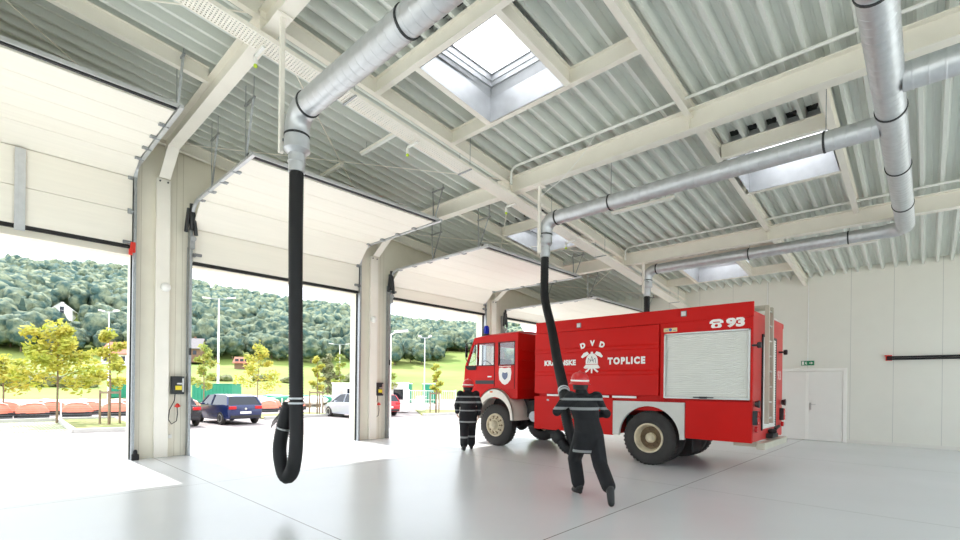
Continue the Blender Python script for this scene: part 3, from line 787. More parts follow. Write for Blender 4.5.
# wheels
def wheel(xo, y, sg, rear):
    """sg = outward direction along X"""
    o = Vector((xo, y, .545)); ax = (sg, 0, 0)
    b = MB(); b.lathe([(.3, -.27), (.47, -.28), (.53, -.24), (.545, -.2), (.545, -.07), (.53, -.03), (.47, 0), (.36, .0), (.3, -.02)], o, ax, 40, False)
    for i in range(40):
        a = 2*PI*i/40; d = Vector((0, math.cos(a), math.sin(a))); tt = Vector((0, -math.sin(a), math.cos(a)))
        b.obox(o+Vector((-sg*.135, 0, 0))+d*.543, (.1, 0, 0), tt*.022, d*.008)
    w = b.build('wheel', M['tyre'], FT, smooth=50); w['label'] = 'black rubber tyre on a cream rim'
    b = MB()
    if rear: pr = [(.305, -.02), (.3, .005), (.275, .008), (.262, -.01), (.25, -.1), (.23, -.15), (.13, -.16), (.0, -.16)]
    else: pr = [(.305, -.02), (.3, .005), (.275, .008), (.262, -.01), (.25, -.04), (.2, -.025), (.15, .03), (.0, .03)]
    b.lathe(pr, o, ax, 32, False); b.build('rim', M['rim'], w, smooth=35)
    b = MB(); z0 = -.16 if rear else .03
    b.lathe([(.13, z0), (.125, z0+.05), (.1, z0+.09), (.05, z0+.11), (.0, z0+.11)] if not rear else [(.105, z0), (.1, z0+.07), (.06, z0+.1), (.0, z0+.1)], o, ax, 20, False)
    b.build('hub', M['rim'], w, smooth=35)
    b = MB(); b.lathe([(.245, z0+.028), (.235, z0+.012), (.1, z0+.006)] if rear else [(.245, -.034), (.2, -.02), (.15, .034)], o, ax, 28, False); b.build('rim_disc', M['rim_dirt'] if rear else M['rim'], w, smooth=40)
    b = MB()
    for i in range(10):
        a = 2*PI*i/10; d = Vector((0, math.cos(a), math.sin(a)))
        zz = z0+.01 if rear else -.005
        b.cyl(o+Vector((sg*zz, 0, 0))+d*(.165 if rear else .175), o+Vector((sg*(zz+.035), 0, 0))+d*(.165 if rear else .175), .014, n=6)
        b.cyl(o+Vector((sg*(zz-.012 if rear else -.028), 0, 0))+d*.215, o+Vector((sg*(zz+.0 if rear else -.012), 0, 0))+d*.215, .026, n=8)
    b.build('wheel_nut', M['rim_dirt'], w)
wheel(9.37, 8.27, -1, False); wheel(11.68, 8.27, 1, False)
wheel(9.36, 4.11, -1, True); wheel(11.69, 4.11, 1, True)
def inner(x0, x1):
    b = MB(); b.lathe([(.3, 0), (.47, -.01), (.54, .05), (.545, .1), (.545, .2), (.54, .24), (.47, .29), (.3, .28)], (x0, 4.11, .545), (1, 0, 0), 36)
    w = b.build('wheel', M['tyre'], FT, smooth=50); w['label'] = 'inner black tyre of the rear pair'
inner(9.69, 9.98); inner(11.07, 11.36)

# superstructure
b = MB()
b.box(XN+.05, XF-.05, 2.25, 6.95, 1.40, 2.9)
b.box(XN+.05, XF-.05, 2.25, 3.36, .62, 1.33).box(XN+.05, XF-.05, 4.9, 6.93, .56, 1.33)
b.box(XN+.09, XF-.09, 2.3, 6.9, 1.1, 1.42)
b.box(XN, XN+.06, 2.23, 3.88, 2.635, 2.85).box(XN, XN+.06, 2.23, 2.27, 1.33, 2.64).box(XN, XN+.06, 3.80, 3.87, 1.33, 2.64)
b.box(XF-.06, XF, 2.23, 6.95, 1.33, 2.85)
b.build('body', M['red_paint'], FT, bevel=.006)
b = MB()
for x0, x1 in ((XN-.015, XN+.03), (XF-.03, XF+.015)): b.box(x0, x1, 2.22, 6.94, 2.845, 3.11 if x0 < 10 else 2.94)
b.box(XN+.03, XF-.03, 6.9, 6.94, 2.845, 3.05)
b.build('roof_fascia', M['red_paint'], FT, bevel=.006)
b = MB(); b.box(XN+.03, XF-.03, 2.25, 6.9, 2.9, 2.925); b.build('roof', M['galv_dull'], FT)
# big lift-up hatch with pressed ribs
b = MB()
pr = [(9.35, 2.838), (9.35, 2.46), (9.338, 2.43), (9.338, 2.37), (9.352, 2.345), (9.352, 1.94), (9.338, 1.905), (9.338, 1.85), (9.35, 1.825), (9.342, 1.41), (9.40, 1.41), (9.40, 2.838)]
b.prism(pr, lambda u, v, w: (u, w, v), 3.905, 6.97)
hatch = b.build('side_hatch', M['red_paint'], FT, bevel=.003)
HX = 9.334
b = MB()
lettering(b, 'KRAPINSKE', lambda u, v: (HX, 6.68-u*.87, 2.06+v*.13), .06, 0, 1.05)
b.build('hatch_lettering', M['letter'], hatch); b = MB()
lettering(b, 'TOPLICE', lambda u, v: (HX, 5.02-u*.84, 2.055+v*.155), .065, 0, 1.3)
b.build('hatch_lettering', M['letter'], hatch)
for ch, yc, zc, rot in (('D', 5.635, 2.495, .28), ('V', 5.395, 2.54, 0), ('D', 5.155, 2.495, -.28)):
    def fn(u, v, yc=yc, zc=zc, rot=rot):
        p, q = (u-.5)*.125, (v-.5)*.13
        return (HX, yc-(p*math.cos(rot)-q*math.sin(rot)), zc+p*math.sin(rot)+q*math.cos(rot))
    b = MB(); lettering(b, ch, fn, .07); b.build('hatch_lettering', M['letter'], hatch)
# helmet emblem with axe, hammer and torch tips
b = MB()
def E(u, v, k=0): return (HX-.001*k, 5.405-u*.275, 2.125+v*.245)
def ep(pts, k=0): b.add([E(u, v, k) for u, v in pts], [tuple(range(len(pts)))])
dome = [(.55*math.cos(t), .05+.72*math.sin(t)) for t in [PI*i/14 for i in range(15)]]
ep(dome+[(-.55, -.2), (.55, -.2)])
ep([(-.55, -.24), (.55, -.24), (.75, -.52), (.6, -.6), (-.6, -.6), (-.75, -.52)])
for s in (-1, 1):
    ep([(s*.25, .72), (s*.42, .95), (s*.75, .82), (s*1.0, .48), (s*.85, .36), (s*.62, .5), (s*.5, .55)])
    ep([(s*.12, -.6), (s*.3, -.6), (s*.62, -.86), (s*.52, -.97), (s*.38, -.88)])
ep([(-.09, -.6), (.09, -.6), (.06, -1.02), (-.06, -1.02)]); ep([(-.12, .74), (-.1, .92), (.1, .92), (.12, .74)])
b.build('emblem', M['letter'], hatch)
b = MB()
def es(p, q, w):
    d = Vector((q[0]-p[0], q[1]-p[1])).normalized(); n_ = Vector((-d.y, d.x))*w
    b.add([E(p[0]+n_.x, p[1]+n_.y, 1), E(q[0]+n_.x, q[1]+n_.y, 1), E(q[0]-n_.x, q[1]-n_.y, 1), E(p[0]-n_.x, p[1]-n_.y, 1)], [(0, 1, 2, 3)])
for pp_ in (((-.36, -.1), (-.3, .35)), ((-.3, .35), (-.12, .1)), ((-.12, .1), (0, .5)), ((0, .5), (.12, .1)), ((.12, .1), (.3, .35)), ((.3, .35), (.36, -.1)), ((-.2, -.05), (0, .2)), ((0, .2), (.2, -.05))): es(*pp_, .018)
b.build('emblem_detail', M['dark_steel'], hatch)
# marker lamps on the fascia
for y, z in ((5.74, 2.96), (3.42, 3.0)):
    b = MB(); b.box(XN-.03, XN-.012, y-.055, y+.055, z-.055, z+.055); o = b.build('marker_lamp', M['gray_plastic'], FT, bevel=.006)
    b = MB(); b.box(XN-.036, XN-.03, y-.042, y+.042, z-.042, z+.042); b.build('lens', M['clear_lens'], o)
# gap strips under the hatch
b = MB()
for y0, y1 in ((5.0, 5.37), (4.38, 4.92), (6.3, 6.62)): b.box(XN+.02, XN+.035, y0, y1, 1.345, 1.39)
b.build('sill_strip', M['white_plastic'], FT)
# side roller shutter
def slats(b, x, y0, y1, z0, z1, n, sg=-1):
    pts = []; h = (z1-z0)/n
    for i in range(n):
        z = z0+i*h
        pts += [(x, z), (x+sg*.008, z+h*.2), (x+sg*.008, z+h*.75), (x, z+h*.95)]
    pts.append((x, z1)); m = len(pts)
    b.add([(p, y0, z) for p, z in pts]+[(p, y1, z) for p, z in pts], [(i, i+1, i+1+m, i+m) for i in range(m-1)])
b = MB(); slats(b, XN+.035, 2.29, 3.79, 1.385, 2.61, 34); sh = b.build('roller_shutter', M['shutter'], FT)
b = MB(); b.box(XN-.008, XN+.03, 2.27, 2.30, 1.37, 2.635).box(XN-.008, XN+.03, 3.77, 3.80, 1.37, 2.635).box(XN-.008, XN+.03, 2.27, 3.80, 2.61, 2.635).box(XN-.004, XN+.03, 2.29, 3.78, 1.365, 1.40)
b.build('shutter_frame', M['alu'], sh)
b = MB(); b.box(XN-.03, XN-.004, 2.87, 3.23, 1.385, 1.405).box(XN-.045, XN-.004, 2.98, 3.12, 1.375, 1.41); b.build('shutter_handle', M['black_plastic'], sh, bevel=.004)
b = MB(); LX = XN-.004
lettering(b, '93', lambda u, v: (LX, 2.67-u*.31, 2.675+v*.175), .06)
def ph(u, v): return (LX, 2.955-u*.24, 2.685+v*.165)
def pp2(pts): b.add([ph(u, v) for u, v in pts], [tuple(range(len(pts)))])
arc = [(.5-.5*math.cos(t), .62+.38*math.sin(t)) for t in [PI*i/12 for i in range(13)]]
pp2(arc[0:13]+[(1, .5), (.74, .5), (.74, .68), (.26, .68), (.26, .5), (0, .5)])
n_ = 16; cxu, cyv, rr_ = .5, .27, .12
ring = [(cxu+rr_*math.cos(2*PI*i/n_), cyv+rr_*1.3*math.sin(2*PI*i/n_)) for i in range(n_)]
outer = []
for i in range(n_):
    a = 2*PI*i/n_; c_, s_ = math.cos(a), math.sin(a)
    k = min(.38/abs(c_) if abs(c_) > 1e-6 else 9, .29/abs(s_) if abs(s_) > 1e-6 else 9); outer.append((cxu+c_*k*(.8 if s_ > .3 else 1), cyv+.02+s_*k))
for i in range(n_):
    j = (i+1) % n_; pp2([ring[i], outer[i], outer[j], ring[j]])
b.build('number_lettering', M['letter'], FT)
b = MB(); b.box(LX, XN, 3.55, 3.81, 2.67, 2.745); o = b.build('sticker', mat('cream sticker', (226, 206, 150), .5, var=.05), FT)
b = MB(); b.cyl((LX-.001, 3.68, 2.71), (LX, 3.68, 2.71), .03, n=12); b.box(LX-.001, LX, 3.57, 3.63, 2.69, 2.70).box(LX-.001, LX, 3.73, 3.79, 2.69, 2.70); b.build('sticker_dot', mat('blue print', (60, 90, 170), .5, var=0), o)
# lower locker doors
for y0, y1 in ((6.18, 6.98), (4.90, 6.165)):
    b = MB(); b.box(XN+.005, XN+.055, y0, y1, .545, 1.335); o = b.build('locker_door', M['red_paint'], FT, bevel=.006)
    b = MB(); b.box(XN-.004, XN+.006, (y0+y1)/2-.03, (y0+y1)/2+.03, 1.23, 1.27); b.build('latch', M['galv_dull'], o, bevel=.003)
b = MB(); b.box(XN+.005, XN+.055, 2.235, 3.385, .605, 1.335); b.build('rear_side_panel', M['red_paint'], FT, bevel=.006)
b = MB(); b.box(XF-.055, XF-.005, 2.235, 3.385, .605, 1.335).box(XF-.055, XF-.005, 4.9, 6.98, .545, 1.335); b.build('off_side_panel', M['red_paint'], FT, bevel=.006)
# rear wheel arch plates with a round cut
for x0, x1 in ((XN-.012, XN+.06), (XF-.06, XF+.012)):
    b = MB(); cy, cz, r = 4.11, .56, .635
    arc = [(cy+r*math.cos(t), cz+r*math.sin(t)) for t in [PI*i/18 for i in range(19)]]
    top = 1.285
    for (ya, za), (yb, zb_) in zip(arc, arc[1:]):
        b.prism([(ya, za), (yb, zb_), (yb, top), (ya, top)], fx, x0, x1)
    b.box(x0, x1, 3.39, cy-r, .57, top).box(x0, x1, cy+r, 4.885, .57, top)
    b.build('wheel_arch', M['gray_fender'], FT)
b = MB(); b.box(9.5, 9.98, 3.28, 3.31, .33, .75); b.build('mud_flap', M['black_rubber'], FT)

# rear face
b = MB(); b.box(XN+.03, XF-.03, 2.225, 2.26, .62, 2.95)
b.build('rear_wall', M['red_dull'], FT, bevel=.006)
b = MB(); pts = []; n = 36; h = 1.72/n
for i in range(n):
    z = .82+i*h; pts += [(2.222, z), (2.208, z+h*.2), (2.208, z+h*.75), (2.222, z+h*.95)]
pts.append((2.222, 2.54)); m = len(pts)
b.add([(9.97, p, z) for p, z in pts]+[(10.98, p, z) for p, z in pts], [(i, i+1, i+1+m, i+m) for i in range(m-1)])
sh = b.build('rear_shutter', M['shutter'], FT)
b = MB(); b.box(9.93, 9.97, 2.2, 2.225, .8, 2.58).box(10.98, 11.02, 2.2, 2.225, .8, 2.58).box(9.93, 11.02, 2.2, 2.225, 2.54, 2.58); b.build('shutter_frame', M['dark_steel'], sh)
b = MB(); RY = 2.222
lettering(b, 'DVD', lambda u, v: (10.3+u*.55, RY-.001, 2.63+v*.14), .04); lettering(b, '93', lambda u, v: (11.2+u*.32, RY-.001, 1.75+v*.2), .05)
b.build('rear_lettering', mat('faded white lettering', (222, 176, 170), .6, var=0), FT)
lad = None
b = MB()
for x in (9.60, 9.93):
    b.bar((x, 2.06, .95), (x+.24, 2.12, 3.08), .035, .07, up=(0, 1, 0)); b.bar((x+.24, 2.1, 3.07), (x+.24, 2.7, 3.07), .035, .05)
lad = b.build('ladder', M['beige_bumper'], FT, bevel=.004)
for i in range(8):
    t = i/7; y = 2.06+.06*t; z = 1.05+1.95*t; b = MB(); b.cyl((9.6+.24*t, y, z), (9.93+.24*t, y, z), .016, n=8); b.build('rung', M['alu'], lad, smooth=60)
b = MB(); b.tube([(10.5, 2.3, 2.93), (10.5, 2.3, 3.02), (11.6, 2.3, 3.0), (11.6, 2.3, 2.9)], .018, 8); b.tube([(11.6, 2.3, 2.98), (11.6, 6.5, 2.98)], .018, 8); b.build('roof_rail', M['alu'], FT, smooth=60)
for x, z in ((9.31, 2.33), (11.4, 2.33)):
    b = MB(); b.lathe([(.0, 0), (.05, 0), (.055, .02), (.05, .06), (.0, .06)], (x, 2.15, z), (0, -1, 0), 14); b.box(x-.015, x+.1 if x < 10 else x+.015, 2.15, 2.24, z-.015, z+.015) if x < 10 else b.box(x-.1, x+.015, 2.15, 2.24, z-.015, z+.015)
    b.build('clearance_lamp', M['black_plastic'], FT, smooth=40)
for x in (9.42, 11.5):
    b = MB(); b.lathe([(.0, 0), (.05, .0), (.07, .07), (.0, .08)], (x, 2.2, 1.3), (0, -1, 0), 14); b.build('work_lamp', M['black_plastic'], FT, smooth=40)
    b = MB(); b.box(x-.07, x+.07, 2.15, 2.225, .93, 1.18); o = b.build('tail_lamp', M['dark_steel'], FT, bevel=.006)
    b = MB(); b.box(x-.06, x+.06, 2.14, 2.152, 1.06, 1.17).box(x-.06, x+.06, 2.14, 2.152, .94, 1.05); b.build('lens', M['red_lens'], o)
    b = MB(); b.lathe([(.0, 0), (.05, .0), (.05, .04), (.0, .05)], (x, 2.2, .85), (0, -1, 0), 14); b.build('reflector', M['red_lens'], FT, smooth=40)
b = MB(); b.box(9.5, 11.3, 2.06, 2.2, .49, .61); b.box(9.6, 9.7, 2.19, 2.6, .52, .62).box(11.2, 11.3, 2.19, 2.6, .52, .62); b.build('rear_step', M['beige_bumper'], FT, bevel=.012)
b = MB(); b.lathe([(.03, 0), (.05, .05), (.05, .1), (.02, .14)], (10.5, 2.22, .76), (0, -1, 0), 12); b.box(10.3, 10.7, 2.1, 2.22, .64, .72); b.cyl((10.55, 2.12, .8), (10.85, 2.12, .84), .03, n=8); b.build('tow_hook', M['chassis'], FT, smooth=40)

# ---- cab
CN, CF = 9.40, 11.65
AY, AZ, AA, AB_ = 8.28, .72, .66, .79           # wheel arch ellipse
def cab_side(b, x0, x1):
    arch = [(AY+AA*math.cos(t), AZ+AB_*math.sin(t)) for t in [R(42)+R(96)*i/14 for i in range(15)]]  # front to rear over the wheel
    low = [(7.55, 2.13), (7.55, 1.26), (7.72, 1.26)]
    # strips between the arch and the waistline
    ys = [9.53]+[p[0] for p in arch]+[7.72, 7.55]; zs = [1.05]+[p[1] for p in arch]+[1.26, 1.26]
    zs[1] = 1.2
    for i in range(len(ys)-1):
        def topz(y): return 2.13
        def cl(y, z): return (min(y, 9.53-(z-1.46)*.13) if z > 1.46 else y, z)
        b.prism([cl(ys[i], zs[i]), cl(ys[i+1], zs[i+1]), cl(ys[i+1], 2.13), cl(ys[i], 2.13)], fx, x0, x1)
    b.prism([(7.55, 2.12), (7.66, 2.12), (7.66, 2.72), (7.55, 2.72)], fx, x0, x1)          # rear pillar
    b.prism([(8.19, 2.12), (8.36, 2.12), (8.36, 2.72), (8.19, 2.72)], fx, x0, x1)          # middle pillar
    b.prism([(8.955, 2.12), (8.995, 2.12), (8.975, 2.72), (8.94, 2.72)], fx, x0, x1)         # quarter light divider
    b.prism([(9.36, 2.12), (9.44, 2.12), (9.17, 2.72), (9.10, 2.72)], fx, x0, x1)          # front pillar
    b.prism([(7.55, 2.70), (9.18, 2.70), (9.09, 2.88), (8.6, 2.915), (7.57, 2.94), (7.55, 2.92)], fx, x0, x1)
b = MB(); cab_side(b, CN, CN+.06); cab_side(b, CF-.06, CF)
b.box(CN+.06, CF-.06, 7.55, 7.60, 1.26, 2.93)                                                # rear wall
for z in (1.5, 1.75, 2.0, 2.25, 2.5): b.box(CN+.15, CF-.15, 7.535, 7.56, z-.015, z+.015)
b.prism([(9.53, 1.0), (9.53, 1.46), (9.445, 2.13), (9.38, 2.13), (9.46, 1.46), (9.46, 1.0)], fx, CN+.06, CF-.06)    # front panel
b.prism([(9.18, 2.72), (9.10, 2.88), (9.02, 2.88), (9.08, 2.72)], fx, CN+.06, CF-.06)                           # header
b.loft([[(x, y, z0+dz) for y, z0 in ((9.10, 2.87), (8.6, 2.915), (7.57, 2.935), (7.57, 2.9), (9.08, 2.84))] for x, dz in ((CN+.005, 0), (CN+.12, .045), (10.0, .07), (11.05, .07), (CF-.12, .045), (CF-.005, 0))])
b.box(CN+.06, CF-.06, 7.6, 9.46, 1.24, 1.30)
cab = b.build('cab', M['red_paint'], FT, bevel=.006)
# windows
for x0, x1 in ((CN+.02, CN+.026), (CF-.026, CF-.02)):
    b = MB(); b.prism([(8.35, 2.12), (8.96, 2.12), (8.94, 2.72), (8.35, 2.72)], fx, x0, x1); b.build('door_window', M['thin_glass'], cab)
    b = MB(); b.prism([(7.65, 2.12), (8.2, 2.12), (8.2, 2.72), (7.65, 2.72)], fx, x0, x1); b.build('crew_window', M['thin_glass'], cab)
    b = MB(); b.prism([(8.99, 2.12), (9.38, 2.12), (9.12, 2.72), (8.97, 2.72)], fx, x0, x1); b.build('quarter_window', M['thin_glass'], cab)
b = MB(); b.prism([(9.42, 2.13), (9.43, 2.13), (9.165, 2.73), (9.155, 2.73)], fx, CN+.06, CF-.06); b.build('windscreen', M['thin_glass'], cab)
for y0, y1, z0, z1 in ((8.345, 8.97, 2.105, 2.725), (7.645, 8.205, 2.105, 2.725)):
    b = MB()
    for q in ((y0, y0+.02, z0, z1), (y1-.02, y1, z0, z1), (y0, y1, z0, z0+.02), (y0, y1, z1-.02, z1)): b.box(CN-.006, CN+.03, *q)
    b.build('window_seal', M['black_rubber'], cab)
b = MB(); b.prism([(8.98, 2.0), (9.3, 2.0), (9.4, 2.06), (9.4, 2.12), (8.98, 2.12)], fx, CN-.008, CN); b.build('mirror_base', M['black_rubber'], cab)
# doors
for nm, y0, y1 in (('cab_door', 8.34, 9.02), ('crew_door', 7.66, 8.30)):
    zb_ = 1.56 if nm == 'cab_door' else 1.50
    b = MB(); b.box(CN-.008, CN+.004, y0, y1, zb_, 2.10); dd = b.build(nm, M['red_paint'], cab, bevel=.004)
    b = MB(); b.box(CN-.002, CN+.002, y0-.018, y0-.004, zb_, 2.72); b.build('door_gap', M['black_rubber'], dd)
    if nm == 'cab_door':
        b = MB(); b.box(CN-.03, CN-.008, 8.42, 8.56, 1.80, 1.835); b.build('handle', M['alu'], dd, bevel=.004)
        b = MB(); b.box(CN-.014, CN-.008, 8.345, 9.02, 1.62, 1.72); b.build('side_strip', M['black_plastic'], dd)
    else:
        b = MB(); Xs = CN-.0095
        shp = [(-.2, .2), (-.13, .215), (0, .195), (.13, .215), (.2, .2), (.215, .08), (.19, -.1), (.09, -.2), (0, -.235), (-.09, -.2), (-.19, -.1), (-.215, .08)]
        b.add([(Xs, 7.965-u, 1.835+v) for u, v in shp], [tuple(range(12))]); sh = b.build('crest', M['letter'], dd)
        b = MB(); shp = [(q*.8, w_*.8) for q, w_ in [(-.1, .1), (0, .075), (.1, .1), (.125, .02), (.1, -.07), (.05, -.12), (0, -.15), (-.05, -.12), (-.1, -.07), (-.125, .02)]]
        b.add([(Xs-.001, 7.965-u, 1.85+v) for u, v in shp], [tuple(range(10))]); b.build('crest_field', mat('slate blue print', (112, 122, 150), .6, var=.15, vscale=25), sh)
        b = MB()
        for i in range(11): b.add([(Xs, 8.16-i*.037, 2.065), (Xs, 8.138-i*.037, 2.065), (Xs, 8.138-i*.037, 2.095), (Xs, 8.16-i*.037, 2.095)], [(0, 1, 2, 3)])
        b.build('crest_caption', M['letter'], dd)
# front wheel arches
for x0, x1, xi in ((CN-.07, CN+.02, 9.98), (CF-.02, CF+.07, 11.07)):
    b = MB()
    th = [R(-2)+R(184)*i/26 for i in range(27)]
    oy = [(AY+AA*math.cos(t), AZ+AB_*math.sin(t)) for t in th]; iy = [(AY+.56*math.cos(t), AZ+.56*math.sin(t)) for t in th]
    for i in range(26): b.prism([oy[i], oy[i+1], iy[i+1], iy[i]], fx, x0, x1)
    a0, a1 = min(x0, xi, x1), max(x0, xi, x1)
    for i in range(26): b.prism([(oy[i][0], oy[i][1]), (oy[i+1][0], oy[i+1][1]), (AY+(oy[i+1][0]-AY)*.965, AZ+(oy[i+1][1]-AZ)*.965), (AY+(oy[i][0]-AY)*.965, AZ+(oy[i][1]-AZ)*.965)], fx, a0, a1)
    b.build('front_wheel_arch', M['white_paint'], cab, smooth=40)
b = MB(); b.box(CN-.08, CN-.068, 8.33, 8.43, 1.395, 1.435); b.build('side_marker', M['orange_lens'], cab, bevel=.004)
b = MB(); b.box(CN-.03, CF+.03, 9.5, 9.66, .62, 1.02); b.build('front_bumper', M['white_paint'], cab, bevel=.02)
for x in (9.75, 11.3):
    b = MB(); b.cyl((x, 9.66, .86), (x, 9.68, .86), .09, n=18); b.build('headlamp', M['clear_lens'], cab, smooth=40)
b = MB(); b.box(9.9, 11.15, 9.5, 9.535, 1.15, 1.4); b.build('grille', M['black_plastic'], cab)
# mirror
b = MB(); b.tube([(CN, 9.2, 2.75), (CN-.16, 9.24, 2.72), (CN-.17, 9.24, 2.3), (CN, 9.3, 2.2)], .012, 8); o = b.build('mirror_arm', M['dark_steel'], cab, smooth=60)
b = MB(); b.box(CN-.21, CN-.13, 9.2, 9.24, 2.34, 2.68); b.build('mirror', M['black_plastic'], o, bevel=.015)
# beacon
b = MB(); b.lathe([(.09, 0), (.09, .05), (.07, .06)], (9.66, 8.88, 2.955), (0, 0, 1), 18); o = b.build('beacon', M['black_plastic'], cab, smooth=40)
b = MB(); b.lathe([(.082, 0), (.08, .12), (.07, .2), (.04, .235), (.0, .24)], (9.66, 8.88, 3.0), (0, 0, 1), 18, False); b.build('lens', M['blue_lens'], o, smooth=60)
# inside
for x in (9.85, 11.2):
    b = MB(); b.box(x-.25, x+.25, 8.42, 8.9, 1.3, 1.75).box(x-.24, x+.24, 8.3, 8.45, 1.7, 2.3); b.build('seat', M['seat'], cab, bevel=.04)
b = MB(); b.box(CN+.1, CF-.1, 7.62, 7.95, 1.3, 1.75); b.build('crew_bench', M['seat'], cab, bevel=.03)
b = MB(); b.box(CN+.08, CF-.08, 9.1, 9.4, 1.7, 2.08); b.build('dashboard', M['black_plastic'], cab, bevel=.04)
b = MB(); pts = [(9.85+.22*math.cos(t), 9.0+.08*math.sin(t), 2.08+.2*math.sin(t)) for t in [2*PI*i/20 for i in range(21)]]; b.tube(pts, .014, 8, False); b.tube([(9.85, 9.0, 2.08), (9.85, 9.15, 1.95)], .02, 8); b.build('steering_wheel', M['black_plastic'], cab, smooth=60)
# ------------------------------------------------------------------ people
def baked(mb, name, m, parent, voxel, smooth=4):
    o = mb.build('tmp', m, parent, local=True)
    r = o.modifiers.new('r', 'REMESH'); r.mode = 'VOXEL'; r.voxel_size = voxel
    if smooth: s = o.modifiers.new('s', 'SMOOTH'); s.iterations = smooth; s.factor = .5
    dg = bpy.context.evaluated_depsgraph_get(); me = bpy.data.meshes.new_from_object(o.evaluated_get(dg))
    me.materials.clear(); me.materials.append(m)
    me.polygons.foreach_set('use_smooth', [True]*len(me.polygons))
    q = bpy.data.objects.new(name, me); COL.objects.link(q); q.parent = parent
    old = o.data; bpy.data.objects.remove(o); bpy.data.meshes.remove(old)
    return q
def limb(b, pts, rad, n=12):
    b.tube(pts, rad, n)
    for p, r in zip(pts, rad): b.ball(p, r*.99, n, 8)
def eloft(b, secs, n=18):
    b.loft([[Vector(c)+Vector((rx*math.cos(2*PI*j/n), ry*math.sin(2*PI*j/n), 0)) for j in range(n)] for c, rx, ry in secs])
def hand(b, w, d, pn, side, curl):
    """w wrist, d pointing direction, pn palm-side normal, side +1 when the thumb lies along d x pn"""
    w, d, pn = Vector(w), Vector(d).normalized(), Vector(pn); pn = (pn-d*pn.dot(d)).normalized()
    lt = d.cross(pn)*side                       # towards the thumb
    c = w+d*.05
    b.obox(c, d*.046, lt*.038, pn*.011); b.tube([w-d*.02, w+d*.03], [.027, .026], 10)
    for k, (off, ln, r) in enumerate(((.029, .074, .0095), (.010, .084, .0098), (-.010, .078, .0095), (-.028, .06, .0085))):
        p = w+d*.088+lt*off; pts = [p-d*.02, p]; a = curl*.5
        for f in (.45, .32, .23):
            dd = d*math.cos(a)+pn*math.sin(a); p = p+dd*ln*f; pts.append(p); a += curl
        b.tube(pts, [r, r, r*.97, r*.92, r*.75], 8); b.ball(pts[-1], r*.75, 8, 5)
    p = w+d*.025+lt*.03; td = (d*.55+lt*.7+pn*.35*max(curl, .3)).normalized()
    q = p+td*.035; q2 = q+(td*.5+d*.5+pn*.5*curl).normalized()*.03; q3 = q2+(d*.7+td*.2+pn*.7*curl).normalized()*.024
    b.tube([p-td*.01, p, q, q2, q3], [.015, .014, .0115, .0105, .008], 8); b.ball(q3, .008, 8, 5)

